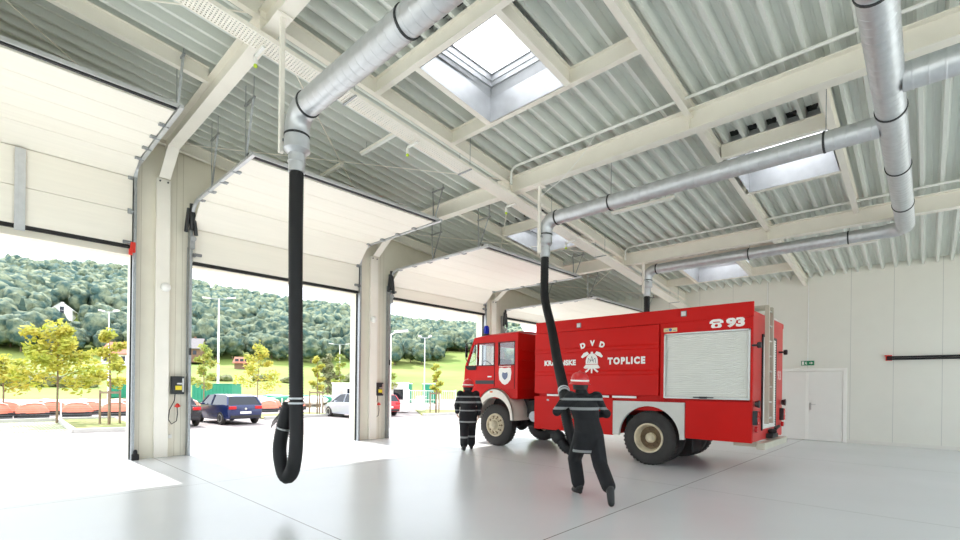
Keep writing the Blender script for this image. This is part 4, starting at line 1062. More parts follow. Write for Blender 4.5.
def person(name, label, loc, rotz, J, bands, legbands, curl):
    root = thing(name, label, 'person', loc, rotz)
    V = {k: Vector(v) for k, v in J.items()}
    # the body: one continuous figure
    b = MB()
    hd = V['head']; fw = Vector((0, 1, 0)) if 'face' not in V else V['face'].normalized()
    up = (hd-V['neck']).normalized(); rt = fw.cross(Vector((0, 0, 1))).normalized()
    b.ball(hd, .1, 18, 14, (.78, .95, 1.15)); b.ball(hd+fw*.02-Vector((0, 0, .06)), .07, 14, 10, (.85, .95, .9))
    b.tube([hd+fw*.085+Vector((0, 0, .01)), hd+fw*.118-Vector((0, 0, .028)), hd+fw*.09-Vector((0, 0, .035))], [.009, .017, .01], 8)
    b.tube([hd+fw*.085-rt*.022-Vector((0, 0, .065)), hd+fw*.098-Vector((0, 0, .065)), hd+fw*.085+rt*.022-Vector((0, 0, .065))], [.007, .009, .007], 8)
    for s in (-1, 1): b.ball(hd+rt*s*.08-fw*.005-Vector((0, 0, .01)), .03, 10, 8, (.35, .75, 1))
    b.tube([V['neck']-up*.04, hd-up*.05], [.06, .055], 14)
    ch, pv = V['chest'], V['pelvis']
    mid = pv.lerp(ch, .5)
    eloft(b, [(pv-Vector((0, 0, .08)), .13, .1), (pv, .165, .115), (mid, .145, .105), (ch, .18, .125), (ch.lerp(V['neck'], .6), .15, .09), (V['neck'], .065, .06)])
    for s in 'LR':
        limb(b, [ch.lerp(V['neck'], .3), V['sh'+s], V['el'+s], V['wr'+s]], [.08, .062, .045, .03])
        limb(b, [pv-Vector((0, 0, .03)), V['hip'+s], V['kn'+s], V['an'+s]], [.11, .088, .058, .04])
        limb(b, [V['an'+s]-Vector((0, 0, .02)), V['toe'+s]], [.04, .032])
        d = (V['wr'+s]-V['el'+s]).normalized()
        if 'hd'+s in V: d = V['hd'+s].normalized()
        hand(b, V['wr'+s], d, V['pn'+s], 1 if s == 'R' else -1, curl[s])
    body = baked(b, 'body', M['skin'], root, .0065, 2)
    b = MB()
    for s in (-1, 1): b.ball(hd+fw*.083+rt*s*.03+Vector((0, 0, .012)), .012, 10, 8)
    b.build('eye', M['eye'], root, local=True, smooth=180)
    # jacket
    b = MB(); hem = V.get('hem', pv-Vector((0, 0, .26)))
    eloft(b, [(hem, .225, .175), (pv, .21, .16), (mid, .19, .145), (ch, .225, .16), (ch.lerp(V['neck'], .55), .19, .12), (V['neck']-Vector((0, 0, .02)), .1, .085), (V['neck']+up*.05, .08, .075)])
    for s in 'LR':
        e = V['el'+s].lerp(V['wr'+s], .86)
        limb(b, [ch.lerp(V['neck'], .3), V['sh'+s], V['el'+s], e], [.11, .095, .072, .06])
    jk = baked(b, 'jacket', garment(name+' coat', bands), root, .011, 4); jk['label'] = 'black turnout coat with pale reflective bands'
    # trousers
    b = MB()
    for s in 'LR':
        limb(b, [pv-Vector((0, 0, .02)), V['hip'+s], V['kn'+s], V['kn'+s].lerp(V['an'+s], .82)], [.14, .128, .104, .096])
    baked(b, 'trousers', garment(name+' trousers', legbands), root, .011, 4)
    for s in 'LR':
        b = MB(); a, t = V['an'+s], V['toe'+s]; d = (t-a).normalized()
        limb(b, [V['kn'+s].lerp(a, .72), a], [.064, .056]); limb(b, [a-d*.03-Vector((0, 0, .02))*0, a.lerp(t, .6), t], [.056, .05, .044])
        heel = a-Vector((d.x, d.y, 0))*.05+Vector((0, 0, -.045)); limb(b, [heel, t-Vector((0, 0, .012))], [.035, .033])
        baked(b, 'boot', M['boot'], root, .010, 3)
    # helmet with brim, comb and neck flap
    b = MB(); o = hd+Vector((0, 0, .035)); ax = Vector((0, 0, 1))-fw*.05
    b.lathe([(.128, -.03), (.132, .0), (.128, .05), (.105, .105), (.06, .135), (.0, .145)], o, ax, 24, False)
    b.lathe([(.128, -.03), (.155, -.045), (.158, -.038), (.13, -.015)], o, ax, 24, False)
    b.tube([o+fw*.12+Vector((0, 0, .06)), o+fw*.06+Vector((0, 0, .135)), o+Vector((0, 0, .15)), o-fw*.06+Vector((0, 0, .135)), o-fw*.12+Vector((0, 0, .06))], .012, 8)
    hm = b.build('helmet', M['helmet'], root, smooth=50, local=True)
    b = MB(); rows = []
    for dz, rr in ((-.035, .132), (-.08, .118), (-.125, .112)):
        rows.append([o-fw*math.cos(a)*rr+rt*math.sin(a)*rr+Vector((0, 0, dz)) for a in [R(-80)+R(160)*i/12 for i in range(13)]])
    b.loft(rows, False, False); b.build('neck_guard', M['boot'], hm, local=True, smooth=180)
    b = MB(); b.lathe([(.134, .0), (.137, .004), (.137, .02), (.134, .024)], o, ax, 24); b.build('helmet_stripe', M['letter'], hm, local=True, smooth=40)
    return root

person('person', 'person in black coat with pale bands and red helmet walking away beside the front wheel', (8.17, 8.08, 0), R(-38),
    dict(pelvis=(0, 0, .9), chest=(0, .04, 1.24), neck=(0, .06, 1.42), head=(0, .1, 1.545), shL=(-.19, .04, 1.36), elL=(-.27, .06, 1.1), wrL=(-.24, .22, .9), pnL=(1, 0, 0),
         shR=(.19, .04, 1.36), elR=(.28, 0, 1.1), wrR=(.27, .1, .86), pnR=(-1, 0, 0), hipL=(-.1, 0, .86), knL=(-.1, .0, .48), anL=(-.11, -.17, .1), toeL=(-.12, -.02, .045),
         hipR=(.1, 0, .86), knR=(.11, .14, .48), anR=(.11, .16, .09), toeR=(.12, .32, .045), hem=(0, 0, .67)),
    [(1.30, .018), (1.17, .022), (.70, .02), (.97, .015)], [(.33, .02)], dict(L=.35, R=.35))
person('person', 'running person in black coat and red helmet carrying the end of a black hose', (6.05, 3.6, 0), R(-35),
    dict(pelvis=(.02, -.1, .9), chest=(0, .05, 1.28), neck=(0, .12, 1.48), head=(-.01, .18, 1.61), shL=(-.2, .06, 1.41), elL=(-.38, .13, 1.2), wrL=(-.20, .33, 1.36), pnL=(.3, .9, .1), hdL=(.75, .25, .15),
         shR=(.2, .06, 1.41), elR=(.37, .08, 1.17), wrR=(.06, .30, 1.12), pnR=(-.3, .9, 0), hdR=(-.9, .2, 0), hipL=(-.09, -.1, .86), knL=(-.09, .15, .5), anL=(-.07, .03, .1), toeL=(-.07, .2, .045),
         hipR=(.11, -.1, .86), knR=(.1, -.3, .48), anR=(.06, -.68, .2), toeR=(.05, -.73, .05), hem=(.02, -.06, .62)),
    [(1.385, .017), (1.25, .02), (.655, .018)], [(.3, .0)], dict(L=.95, R=.95))
# ------------------------------------------------------------------ outside
G = -.45
def gz(y): return 0-.13 if False else (-.02 if y < 12 else -.02-.15*(y-12)/3.4 if y < 15.4 else -.17-.28*(y-15.4)/4.6 if y < 20 else G)
b = MB(); b.loft([[(x, 11.95, gz(11.95)-.0), (x, 15.4, gz(15.4))] for x in (-30, 45)], False, False)
struct('apron_slab', 'pale concrete apron outside the garage doors', b, M['concrete'], 'ground')
b = MB(); ys = [15.4, 17, 18.5, 20, 37]
b.loft([[(x, y, gz(y)-.004) for y in ys] for x in (-60, 120)], False, False)
struct('parking_ground', 'pale weathered asphalt of the car park', b, M['asphalt'], 'ground')
b = MB(); b.add([(-80, 36.9, G-.02), (160, 36.9, G-.02), (160, 130, G-.02), (-80, 130, G-.02)], [(0, 1, 2, 3)])
b.add([(45, 0, G-.03), (160, 0, G-.03), (160, 37, G-.03), (45, 37, G-.03)], [(0, 1, 2, 3)])
struct('yard_ground', 'pale gravel storage yard beyond the car park', b, mat('pale gravel', (196, 188, 176), .95, var=.12, vscale=2), 'ground')

b = MB(); b.add([(-60, -60, -.1), (80, -60, -.1), (80, YR-.2, -.1), (-60, YR-.2, -.1)], [(0, 1, 2, 3)]).add([(-60, YR-.2, -.1), (XL-.2, YR-.2, -.1), (XL-.2, 12, -.1), (-60, 12, -.1)], [(0, 1, 2, 3)])  # unseen ground, added to bounce sunlight in through the rear and side windows
struct('paved_ground', 'pale ground added on the other sides of the hall to bounce light in', b, M['bounce_gravel'], 'paving')

# grass islands, paved bays and kerbs
b = MB(); b.prism([(2.75, 24.2), (9.5, 22.9+.2), (9.5, 22.9+.21), (2.75, 32)], lambda u, v, w: (u, v, w), G, G+.05) if 0 else b.prism([(2.75, 24.25), (4.9, 23.95), (5.1, 31.6), (2.95, 31.8)], lambda u, v, w: (u, v, w), G-.02, G+.08)
struct('lawn_island', 'dry grass island with a staked young tree in front of the first garage door', b, M['lawn'], 'lawn')
b = MB(); b.prism([(11.2, 27.2), (16.4, 27.9), (16.0, 31.4), (11.0, 30.6)], lambda u, v, w: (u, v, w), G-.02, G+.08)
struct('lawn_island', 'dry grass strip with a staked tree left of the silver car', b, M['lawn'], 'lawn')
b = MB(); b.prism([(20.5, 24.6), (23.6, 24.0), (27.5, 27.6), (24.6, 30.4)], lambda u, v, w: (u, v, w), G-.02, G+.08)
struct('lawn_island', 'grass strip around the staked tree beyond the third garage door', b, M['lawn'], 'lawn')
b = MB(); b.add([(-3, 25.8, G+.006), (2.6, 25.4, G+.006), (2.8, 31.8, G+.006), (-3, 32.3, G+.006)], [(0, 1, 2, 3)])
struct('paved_ground', 'pale grass joint paving of the parking bays', b, M['paver'], 'paving')
for pts, w in (([(2.62, 24.15), (5.0, 23.8)], 'in front of the grass island'), ([(2.62, 24.15), (2.85, 31.9)], 'between paving and grass island'), ([(-3, 32.4), (5.1, 31.7)], 'behind the paved bays'),
               ([(11.1, 27.05), (16.5, 27.75)], 'in front of the grass strip by the silver car'), ([(20.4, 24.4), (23.7, 23.8)], 'in front of the grass beyond the third door')):
    b = MB()
    for p, q in zip(pts, pts[1:]): b.bar((p[0], p[1], G+.07), (q[0], q[1], G+.07), .16, .2)
    struct('kerb', 'grey kerb stones '+w, b, M['kerb'], 'kerb', bevel=.02)

# ---- cars
def car(label, paint, loc, rz, kind='hatch', Lc=4.2, W=1.76, H=1.46):
    root = thing('car', label, 'car', loc, rz)
    hl, hw = Lc/2, W/2
    zb, zs = .3, .92
    def ring(y, zlo, zhi, wl, wh): return [(-wl, y, zlo), (-wh, y, zhi), (wh, y, zhi), (wl, y, zlo)]
    # lower body sections from tail to nose (+Y is the nose)
    b = MB()
    secs = [(-hl, .42, .86, .80, .78), (-hl+.06, .3, .95, .94, .9), (-hl+.5, .26, .98, 1, .97), (-.6, .22, .95, 1, .98), (.7, .22, .95, 1, .97), (hl-1.0, .24, .9, 1, .93), (hl-.25, .28, .74, .94, .84), (hl, .36, .6, .78, .72)]
    rings = []
    for y, z0, z1, a, c in secs:
        zm = z0+(z1-z0)*.55
        rings.append([(-hw*a*.93, y, z0), (-hw*a, y, zm), (-hw*c, y, z1), (-hw*c*.6, y, z1+.02), (hw*c*.6, y, z1+.02), (hw*c, y, z1), (hw*a, y, zm), (hw*a*.93, y, z0)])
    b.loft(rings); b.build('body', paint, root, local=True, smooth=50)
    # greenhouse
    if kind == 'hatch': prof = [(-hl+.1, .95), (-hl+.42, H-.1), (-hl+.75, H-.02), (-.1, H), (.55, H-.06), (hl-.95, .92)]
    else: prof = [(-hl+.85, .98), (-hl+1.35, H-.08), (-hl+1.8, H), (.0, H), (.5, H-.07), (hl-1.0, .92)]
    b = MB(); n = len(prof)
    def gw(z): return hw*(.93-.2*(z-.92)/(H-.92))
    rings = [[(-gw(z), y, z), (gw(z), y, z)] for y, z in prof]
    b.add([(s*gw(z), y, z) for s in (-1, 1) for y, z in prof], [tuple(range(n)), tuple(range(2*n-1, n-1, -1))]+[(i, i+1, n+i+1, n+i) for i in range(n-1)]+[(0, n, 2*n-1, n-1)])
    b.build('windows', M['dark_glass'], root, local=True)
    b = MB(); i0, i1 = (1, 4)
    pr = prof[i0:i1+1]
    b.loft([[(-gw(z)-.012, y, z-.04), (-gw(z)+.05, y, z+.012), (gw(z)-.05, y, z+.012), (gw(z)+.012, y, z-.04)] for y, z in pr])
    for s in (-1, 1):
        for (y, z), (y2, z2) in ((prof[0], prof[1]), (prof[-1], prof[-2])): b.bar((s*gw(z), y, z), (s*(gw(z2)+.0), y2, z2), .07, .05)
        b.bar((s*gw(.95), -.15, .94), (s*gw(H-.04), -.2, H-.03), .05, .08)
    b.build('roof', paint, root, local=True, smooth=40)
    for sx in (-1, 1):
        for y in (-hl+.78, hl-.82):
            b = MB(); b.lathe([(.2, .0), (.3, .0), (.325, -.03), (.325, -.16), (.3, -.19), (.2, -.19)], (sx*(hw+.005), y, .325), (sx, 0, 0), 24)
            w = b.build('wheel', M['tyre'], root, local=True, smooth=40)
            b = MB(); b.lathe([(.205, -.01), (.2, .004), (.05, -.015), (0, -.01)], (sx*(hw+.005), y, .325), (sx, 0, 0), 20, False); b.build('rim', M['alu'], w, local=True, smooth=30)
        b = MB(); b.obox((sx*(hw*.70), -hl+.03, .84), (.17, 0, 0), (sx*-.0, .06, 0), (0, 0, .075)); b.build('tail_lamp', M['red_lens'], root, local=True, bevel=.02)
        b = MB(); b.obox((sx*(hw*.66), hl-.13, .62), (.16, 0, 0), (0, .1, 0), (0, 0, .06)); b.build('headlamp', M['clear_lens'], root, local=True, bevel=.02)
        b = MB(); b.obox((sx*(hw+.06), .55, .98), (.08, 0, 0), (0, .05, 0), (0, 0, .05)); b.build('mirror', paint, root, local=True, bevel=.02)
    b = MB(); b.obox((0, -hl-.005, .6 if kind == 'hatch' else .7), (.26, 0, 0), (0, .012, 0), (0, 0, .055)); b.build('number_plate', M['white_plastic'], root, local=True)
    b = MB(); b.obox((0, -hl+.02, .4), (hw*.8, 0, 0), (0, .05, 0), (0, 0, .07)); b.build('rear_bumper', M['black_plastic'] if kind == 'hatch' else paint, root, local=True, bevel=.02)
    if kind == 'hatch':
        b = MB(); b.cyl((0, -hl-.0, .78), (0, -hl-.02, .78), .055, n=16); b.build('badge', M['alu'], root, local=True, smooth=40)
    return root
car('dark blue hatchback parked in front of the second garage door, tail to the hall', M['blue_car'], (8.85, 26.2, G), R(4))
car('black car mostly hidden behind the pier left of the blue hatchback', M['black_car'], (6.3, 26.5, G), R(0), 'sedan', 4.5)
car('silver saloon parked left of the second pier', M['silver_car'], (16.15, 26.0, G), R(2), 'sedan', 4.6)
car('red hatchback beyond the third garage door by the white cabin', M['red_car'], (18.4, 27.2, G), R(-4), 'hatch', 4.1)

# ---- street lamps
def lamp(label, x, y, zt, heads, arm=None, r=.07):
    t = thing('street_lamp', label, 'street lamp', (x, y, G))
    b = MB(); b.tube([(x, y, G), (x, y, zt)], [r, r*.6], 12); b.build('pole', M['fence_white'], t, smooth=60)
    b = MB(); b.cyl((x, y, G), (x, y, G+.12), r*2.2, n=14); b.build('base', M['galv_dull'], t, smooth=40)
    if heads:
        b = MB(); b.bar((x-heads*.7, y+heads*.7, zt), (x+heads*.7, y-heads*.7, zt), .06, .06); b.build('cross_arm', M['galv_dull'], t)
        for s in (-1, 1):
            b = MB(); b.obox((x+s*heads*.8, y-s*heads*.8, zt+.12), (.35*heads*.7, -.35*heads*.7, .04*s), (.12, .12, 0), (0, 0, .06)); b.build('lamp_head', M['fence_white'], t, bevel=.02)
    if arm:
        b = MB(); b.tube([(x, y, zt-.03), (x+arm*.35, y-arm*.3, zt+.1), (x+arm*.7, y-arm*.6, zt+.12)], r*.55, 8); b.build('arm', M['fence_white'], t, smooth=60)
        b = MB(); b.obox((x+arm*.8, y-arm*.68, zt+.14), (.22, -.19, .03), (.07, .08, 0), (0, 0, .045)); b.build('lamp_head', M['fence_white'], t, bevel=.02)
lamp('tall double headed lamp post behind the leafy trees at the first door', 8.56, 56.5, 8.2, .6)
lamp('tallest white lamp post with two flood heads beyond the second garage door', 19.9, 62, 11.7, 1.3, None, .14)
lamp('distant lamp post on the hillside above the silver car', 47.2, 81.1, 9.2, 1.4, None, .12)
lamp('white lamp post with a single arm close behind the second pier', 12.2, 16.8, 3.75, 0, .42, .055)
lamp('thin lamp post beyond the third garage door beside the white cabinet', 24.6, 29.3, 5.4, .35, None, .05)

# ---- young trees
def tree(label, x, y, z0, h, cr, c0, m, n, leaf=.13, name='young_tree', seed=0, branch=7, tr=.05):
    rnd = random.Random(seed+11)
    t = thing(name, label, 'tree', (x, y, z0))
    b = MB(); top = Vector((x+rnd.uniform(-.1, .1), y+rnd.uniform(-.1, .1), z0+h*.93))
    b.tube([(x, y, z0), (x+rnd.uniform(-.05, .05), y, z0+h*.4), top], [tr, tr*.75, tr*.2], 10)
    tips = []
    for i in range(branch):
        f = c0+(1-c0)*(i+.3)/branch*.85; a = i*2.4+rnd.random(); L = cr*(1.0-.65*(f-c0)/(1-c0))*rnd.uniform(.75, 1.05)
        p = Vector((x, y, z0+h*f)); q = p+Vector((math.cos(a)*L, math.sin(a)*L, L*.35))
        b.tube([p, p.lerp(q, .5)+Vector((0, 0, .05)), q], [tr*.4, tr*.28, tr*.1], 6); tips += [(p.lerp(q, .55), L*.5), (q, L*.42)]
    b.build('trunk', M['bark'], t, smooth=60)
    b = MB(); cl = tips+[(top, cr*.35), (Vector((x, y, z0+h*.75)), cr*.45)]
    for i in range(n):
        c, r = cl[rnd.randrange(len(cl))]
        d = Vector((rnd.gauss(0, 1), rnd.gauss(0, 1), rnd.gauss(0, .75))).normalized()*r*rnd.random()**.45
        p = c+d; u = Vector((rnd.gauss(0, 1), rnd.gauss(0, 1), rnd.gauss(0, .6))).normalized(); w = u.orthogonal().normalized(); s = leaf*rnd.uniform(.6, 1.2)
        b.add([p-u*s, p+w*s*.55, p+u*s, p-w*s*.55], [(0, 1, 2, 3)])
    o = b.build('crown', m, t); o['kind'] = 'stuff' if 0 else 'thing'
    del o['kind']
    return t
tree('broad yellow green young tree seen through the left of the first garage door', 2.67, 30.5, G, 4.9, 1.75, .32, M['leaf_yellow'], 2080, .15, seed=1, branch=11)
tree('slim yellow young tree between stakes on the grass island', 4.2, 27.3, G, 4.55, .85, .38, M['leaf_yellow'], 1120, .12, seed=2)
tree('yellow young tree by the pier edge, left of the tallest lamp post', 12.2, 41.2, G, 5.2, 1.05, .28, M['leaf_green'], 1040, .15, seed=3, branch=9)
tree('yellow green tree above the roof of the blue hatchback', 16.1, 40.7, G, 5.5, 1.5, .25, M['leaf_yellow'], 1200, .15, seed=4, branch=9)
tree('staked yellow tree right of the hanging hose', 15.45, 29.3, G, 4.0, .55, .4, M['leaf_yellow'], 1000, .11, seed=5)
tree('slender green tree behind the silver saloon', 24.1, 41.4, G, 5.2, .75, .3, M['leaf_green'], 900, .14, seed=6)
tree('pale green young tree in front of the white cabin', 20.2, 28.4, G, 4.3, .9, .4, M['leaf_green'], 900, .12, seed=7)
tree('slim yellow tree with a thick pale trunk left of the truck cab', 22.6, 25.6, G, 3.7, .62, .38, M['leaf_yellow'], 1100, .11, seed=8, tr=.07)
tree('grey green bushy tree behind the staked tree by the hose', 31.5, 57, G, 6.0, 1.6, .12, M['bush'], 2200, .2, seed=9, branch=10)
tree('small orange tinged tree at the far left of the yard', 1.0, 36.5, G, 3.4, 1.3, .4, M['leaf_yellow'], 1200, .13, seed=10)

def stakes(label, x, y, z0, h, r=.42):
    t = thing('tree_stakes', label, 'tree stakes', (x, y, z0), group='stakes around young trees')
    ps = [(x+r*math.cos(a), y+r*math.sin(a)) for a in (.3, 2.4, 4.5)]
    for p in ps:
        b = MB(); b.cyl((p[0], p[1], z0), (p[0], p[1], z0+h), .045, n=8); b.build('stake', M['stake'], t, smooth=60)
    for p, q in zip(ps, ps[1:]+ps[:1]):
        b = MB(); b.bar((p[0], p[1], z0+h-.1), (q[0], q[1], z0+h-.1), .03, .1); b.build('cross_batten', M['stake'], t)
stakes('wooden stakes around the slim tree on the grass island', 4.2, 27.3, G+.07, 1.55)
stakes('wooden stakes around the tree right of the hanging hose', 15.45, 29.3, G+.07, 1.5, .5)
stakes('wooden stakes around the tree left of the truck cab', 22.6, 25.6, G+.07, 1.5)

# ---- the yard behind the fence
t = thing('wire_fence', 'low wire fence with white posts between car park and yard', 'fence', (6, 33, G))
fp = [(-2.5, 35.2), (.3, 34.4), (3.1, 33.6), (5.9, 33.0), (8.7, 32.6), (11.5, 32.3), (14.3, 32.0), (17.1, 31.8)]
for x, y in fp:
    b = MB(); b.box(x-.03, x+.03, y-.03, y+.03, G, G+1.05); b.build('post', M['fence_white'], t)
b = MB()
for (xa, ya), (xb, yb) in zip(fp, fp[1:]):
    for q in range(8): b.tube([(xa, ya, G+.12+q*.12), (xb, yb, G+.12+q*.12)], .004, 4)
b.build('wire_panel', M['galv_dull'], t)
rnd = random.Random(5)
rowlab = ['nearest the wire fence', 'in the second line of the yard', 'in the far line of the yard']
COLW = ['first from the left', 'second from the left', 'third from the left', 'fourth from the left', 'fifth from the left', 'sixth from the left', 'seventh from the left', 'eighth from the left', 'ninth from the left', 'tenth from the left', 'eleventh from the left', 'twelfth from the left']
for rI, (y0, n, x0, dx) in enumerate(((36.0, 11, -1.2, 1.72), (38.2, 11, -.6, 1.8), (40.8, 11, -1.0, 1.95))):
    for i in range(n):
        x = x0+dx*i+rnd.uniform(-.15, .15); y = y0-.16*i*1.0+rnd.uniform(-.15, .15)
        t = thing('boat_shell', 'orange shell with pale top, '+COLW[i]+' '+rowlab[rI], 'shell', (x, y, G), rnd.uniform(-.3, .3), group='orange shells stored in the yard')
        b = MB(); pr = []
        secs = []
        for k in range(9):
            u = -1+2*k/8; w = max(.06, math.sqrt(max(0, 1-u*u*.96)))
            secs.append([(u*.72, math.cos(a)*.55*w, .26+math.sin(a)*.58*w) for a in [PI*j/10 for j in range(11)]])
        b.loft(secs, False, False); b.build('hull', M['orange_shell'], t, local=True, smooth=180)
        b = MB(); b.loft([[(u*.68, math.cos(a)*.5*(1-u*u*.6), .345+math.sin(a)*.56*(1-u*u*.5)) for a in [PI*(.3+.4*j/6) for j in range(7)]] for u in (-.75, -.4, 0, .4, .75)], False, False); b.build('top', M['pale_top'], t, local=True, smooth=180)
        b = MB(); b.box(-.6, .6, -.45, .45, 0, .28); b.build('cradle', M['chassis'], t, local=True)
for i in range(9):
    x = 17.0+.62*i+rnd.uniform(-.2, .2)+ (i % 3)*.9; y = 43.3-.55*i+(i % 3)*2.2
    gcol = i % 2
    t = thing('covered_boat', ('green' if gcol else 'white')+' covered boat in the yard, '+COLW[i]+' beyond the blue hatchback', 'boat', (x, y, G), rnd.uniform(-.4, .4), group='covered boats in the yard')
    b = MB(); secs = []
    for k in range(9):
        u = -1+2*k/8; w = max(.05, math.sqrt(max(0, 1-u*u*.97)))
        secs.append([(u*1.7, math.cos(a)*.65*w, .6+math.sin(a)*(.38 if a <= PI else .4)*w) for a in [2*PI*j/14 for j in range(14)]])
    b.loft(secs); b.build('cover', M['green_paint'] if gcol else M['white_plastic'], t, local=True, smooth=60)
    b = MB(); b.box(-.7, -.6, -.4, .4, 0, .4).box(.6, .7, -.4, .4, 0, .4); b.build('trestle', M['stake'], t, local=True)
def container(name, label, x, y, L, W, H, rz, m, lid, cat):
    t = thing(name, label, cat, (x, y, G), rz)
    b = MB(); b.box(-L/2, L/2, -W/2, W/2, .08, H)
    n = int(L/.35)
    for i in range(n): b.box(-L/2+.1+i*.35, -L/2+.22+i*.35, -W/2-.03, -W/2, .15, H-.1)
    b.build('body', m, t, local=True, bevel=.02)
    b = MB(); b.box(-L/2-.04, L/2+.04, -W/2-.05, W/2+.05, H, H+.08); b.build('lid', lid, t, local=True, bevel=.02)
    b = MB(); b.box(-L/2, -L/2+.2, -W/2, W/2, 0, .1).box(L/2-.2, L/2, -W/2, W/2, 0, .1); b.build('skid', M['chassis'], t, local=True)
    return t
container('storage_container', 'long green container beyond the black and blue cars', 16.7, 52.2, 3.8, 2.2, 1.9, R(-43), M['green_paint'], M['green_paint'], 'container')
container('storage_container', 'dark green container at the right edge of the first doorway', 12.9, 73.5, 2.4, 2, 1.9, R(-45), M['green_paint'], M['red_dull'], 'container')
container('storage_container', 'green container with white lid beside the white cabin', 33.9, 43.8, 1.5, 1.4, 2.2, R(-45), M['green_paint'], M['white_plastic'], 'container')
container('storage_container', 'green container with white lid left of the walking person', 35.9, 41.8, 1.5, 1.4, 2.2, R(-45), M['green_paint'], M['white_plastic'], 'container')
def cabin(label, x, y, L, W, H, rz):
    t = thing('site_cabin', label, 'cabin', (x, y, G), rz)
    b = MB(); b.box(-L/2, L/2, -W/2, W/2, .05, H); b.build('body', M['white_plastic'], t, local=True, bevel=.02)
    b = MB(); b.box(-L/2-.06, L/2+.06, -W/2-.06, W/2+.06, H, H+.1); b.build('roof', M['fence_white'], t, local=True)
    b = MB(); b.box(-L/2+.3, -L/2+1.0, -W/2-.02, -W/2, .1, H-.4); b.build('door', M['kerb'], t, local=True)
    b = MB(); b.box(L/2-1.1, L/2-.4, -W/2-.02, -W/2, H*.45, H*.8); b.build('window', M['dark_glass'], t, local=True)
cabin('white cabin behind the red hatchback', 21.6, 29.6, 2.6, 2.2, 2.15, R(-38))
cabin('white cabin beyond the silver saloon', 22.8, 37.6, 2.4, 2.2, 2.1, R(-42))
t = thing('utility_cabinet', 'white utility cabinet at the edge of the car park by the truck cab', 'cabinet', (24.1, 29.1, G))
b = MB(); b.box(23.85, 24.35, 28.85, 29.35, G, .68); b.build('housing', M['white_plastic'], t, bevel=.02)
b = MB(); b.box(23.8, 24.4, 28.8, 29.4, .68, .74); b.build('cap', M['fence_white'], t)
t = thing('yard_gate', 'white barred gate and panel fence beside the walking person', 'gate', (25.8, 29.6, G))
gp = [(24.4, 31.0), (25.3, 30.1), (26.2, 29.2), (27.1, 28.3)]
for x, y in gp:
    b = MB(); b.box(x-.04, x+.04, y-.04, y+.04, G, G+1.7); b.build('post', M['fence_white'], t)
b = MB()
for (xa, ya), (xb, yb) in zip(gp, gp[1:]):
    for z in (G+.15, G+.85, G+1.6): b.bar((xa, ya, z), (xb, yb, z), .04, .05)
    for k in range(1, 7): f = k/7; b.bar((xa+(xb-xa)*f, ya+(yb-ya)*f, G+.15), (xa+(xb-xa)*f, ya+(yb-ya)*f, G+1.6), .02, .02)
b.build('bars', M['fence_white'], t)

# ---- meadow, hill and wood
ANG0 = (43.3)
EL = [(20, .125), (43.3, .129), (48.7, .132), (53.8, .142), (58.6, .159), (71.1, .171), (74.6, .179), (79.7, .189), (88.6, .178), (110, .17)]
def elev(a):
    for (a0, e0), (a1, e1) in zip(EL, EL[1:]):
        if a <= a1: return e0+(e1-e0)*max(0, (a-a0))/(a1-a0)
    return EL[-1][1]
def sm(t): t = max(0, min(1, t)); return t*t*(3-2*t)
RR = 380
def hz(a, r):
    top = 1.5+RR*(elev(a)+.008)-11
    m = G-.02+9.3*sm((r-75)/130)
    if r <= 175: return m
    t = (r-175)/(RR-175)
    base = G-.02+9.3*sm((175-75)/130)
    return m*(1-min(1, t))+ (top)*min(1, t)**1.05 + 2.5*mnoise.noise(Vector((r*.02*math.cos(R(a)), r*.02*math.sin(R(a)), 0)))*sm(t*3)
def polar(a, r): return (r*math.cos(R(a)), r*math.sin(R(a)))
def terrain(r0, r1, nr):
    b = MB(); rows = []
    for i in range(nr+1):
        r = r0+(r1-r0)*i/nr; rows.append([(*polar(a, r), hz(a, r)) for a in [22+1.5*k for k in range(60)]])
    b.loft(rows, False, False); return b
struct('field_meadow', 'bright green meadow rising behind the yard', terrain(72, 182, 22), M['meadow'], 'meadow', smooth=180)
struct('hill', 'wooded hill closing the view', terrain(182, 430, 26), M['meadow'], 'hill', smooth=180)

def crown(b, c, r, h, seed, sub=2):
    """a broadleaf crown of several leafy lumps"""
    rn = random.Random(seed)
    c = Vector(c)
    b.lumps(c+Vector((0, 0, h*.62)), r, sub, .55, 2.6, (1, 1, .95*h*.4/r), seed)
    for i in range(4):
        a = rn.random()*6.28; q = c+Vector((math.cos(a)*r*.6, math.sin(a)*r*.6, h*rn.uniform(.38, .8)))
        b.lumps(q, r*rn.uniform(.45, .62), max(1, sub-1), .55, 2.2, (1, 1, .9), seed+i*3+1)
protos = []
for k in range(5):
    b = MB(); 
    b.m = 0; crown(b, (0, 0, 0), 4.0, 11, 31+k*7, 3)
    b.m = 1; b.cyl((0, 0, -1.5), (0, 0, 6), .28, .15, 8)
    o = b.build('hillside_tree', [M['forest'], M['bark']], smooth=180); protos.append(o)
b = MB(); b.m = 0
for i in range(6): b.lathe([(2.6-.36*i, 1.5+i*1.7), (.9-.12*i, 3.6+i*1.75)], (0, 0, 0), (0, 0, 1), 14)
b.m = 1; b.cyl((0, 0, -1), (0, 0, 3), .25, n=8)
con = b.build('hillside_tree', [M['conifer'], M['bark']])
rnd = random.Random(21)
spots = []
HR0 = min(range(200, 380), key=lambda r: abs(hz(84.6, r)-1.55-.099*r))
a = 40.5
def clear(a, r):
    return (43.0 < a < 48.3 and r < 232) or (83.0 < a < 86.2 and HR0-34 < r < HR0+7) or (r < 205 and 50 < a < 80 and rnd.random() < .35)
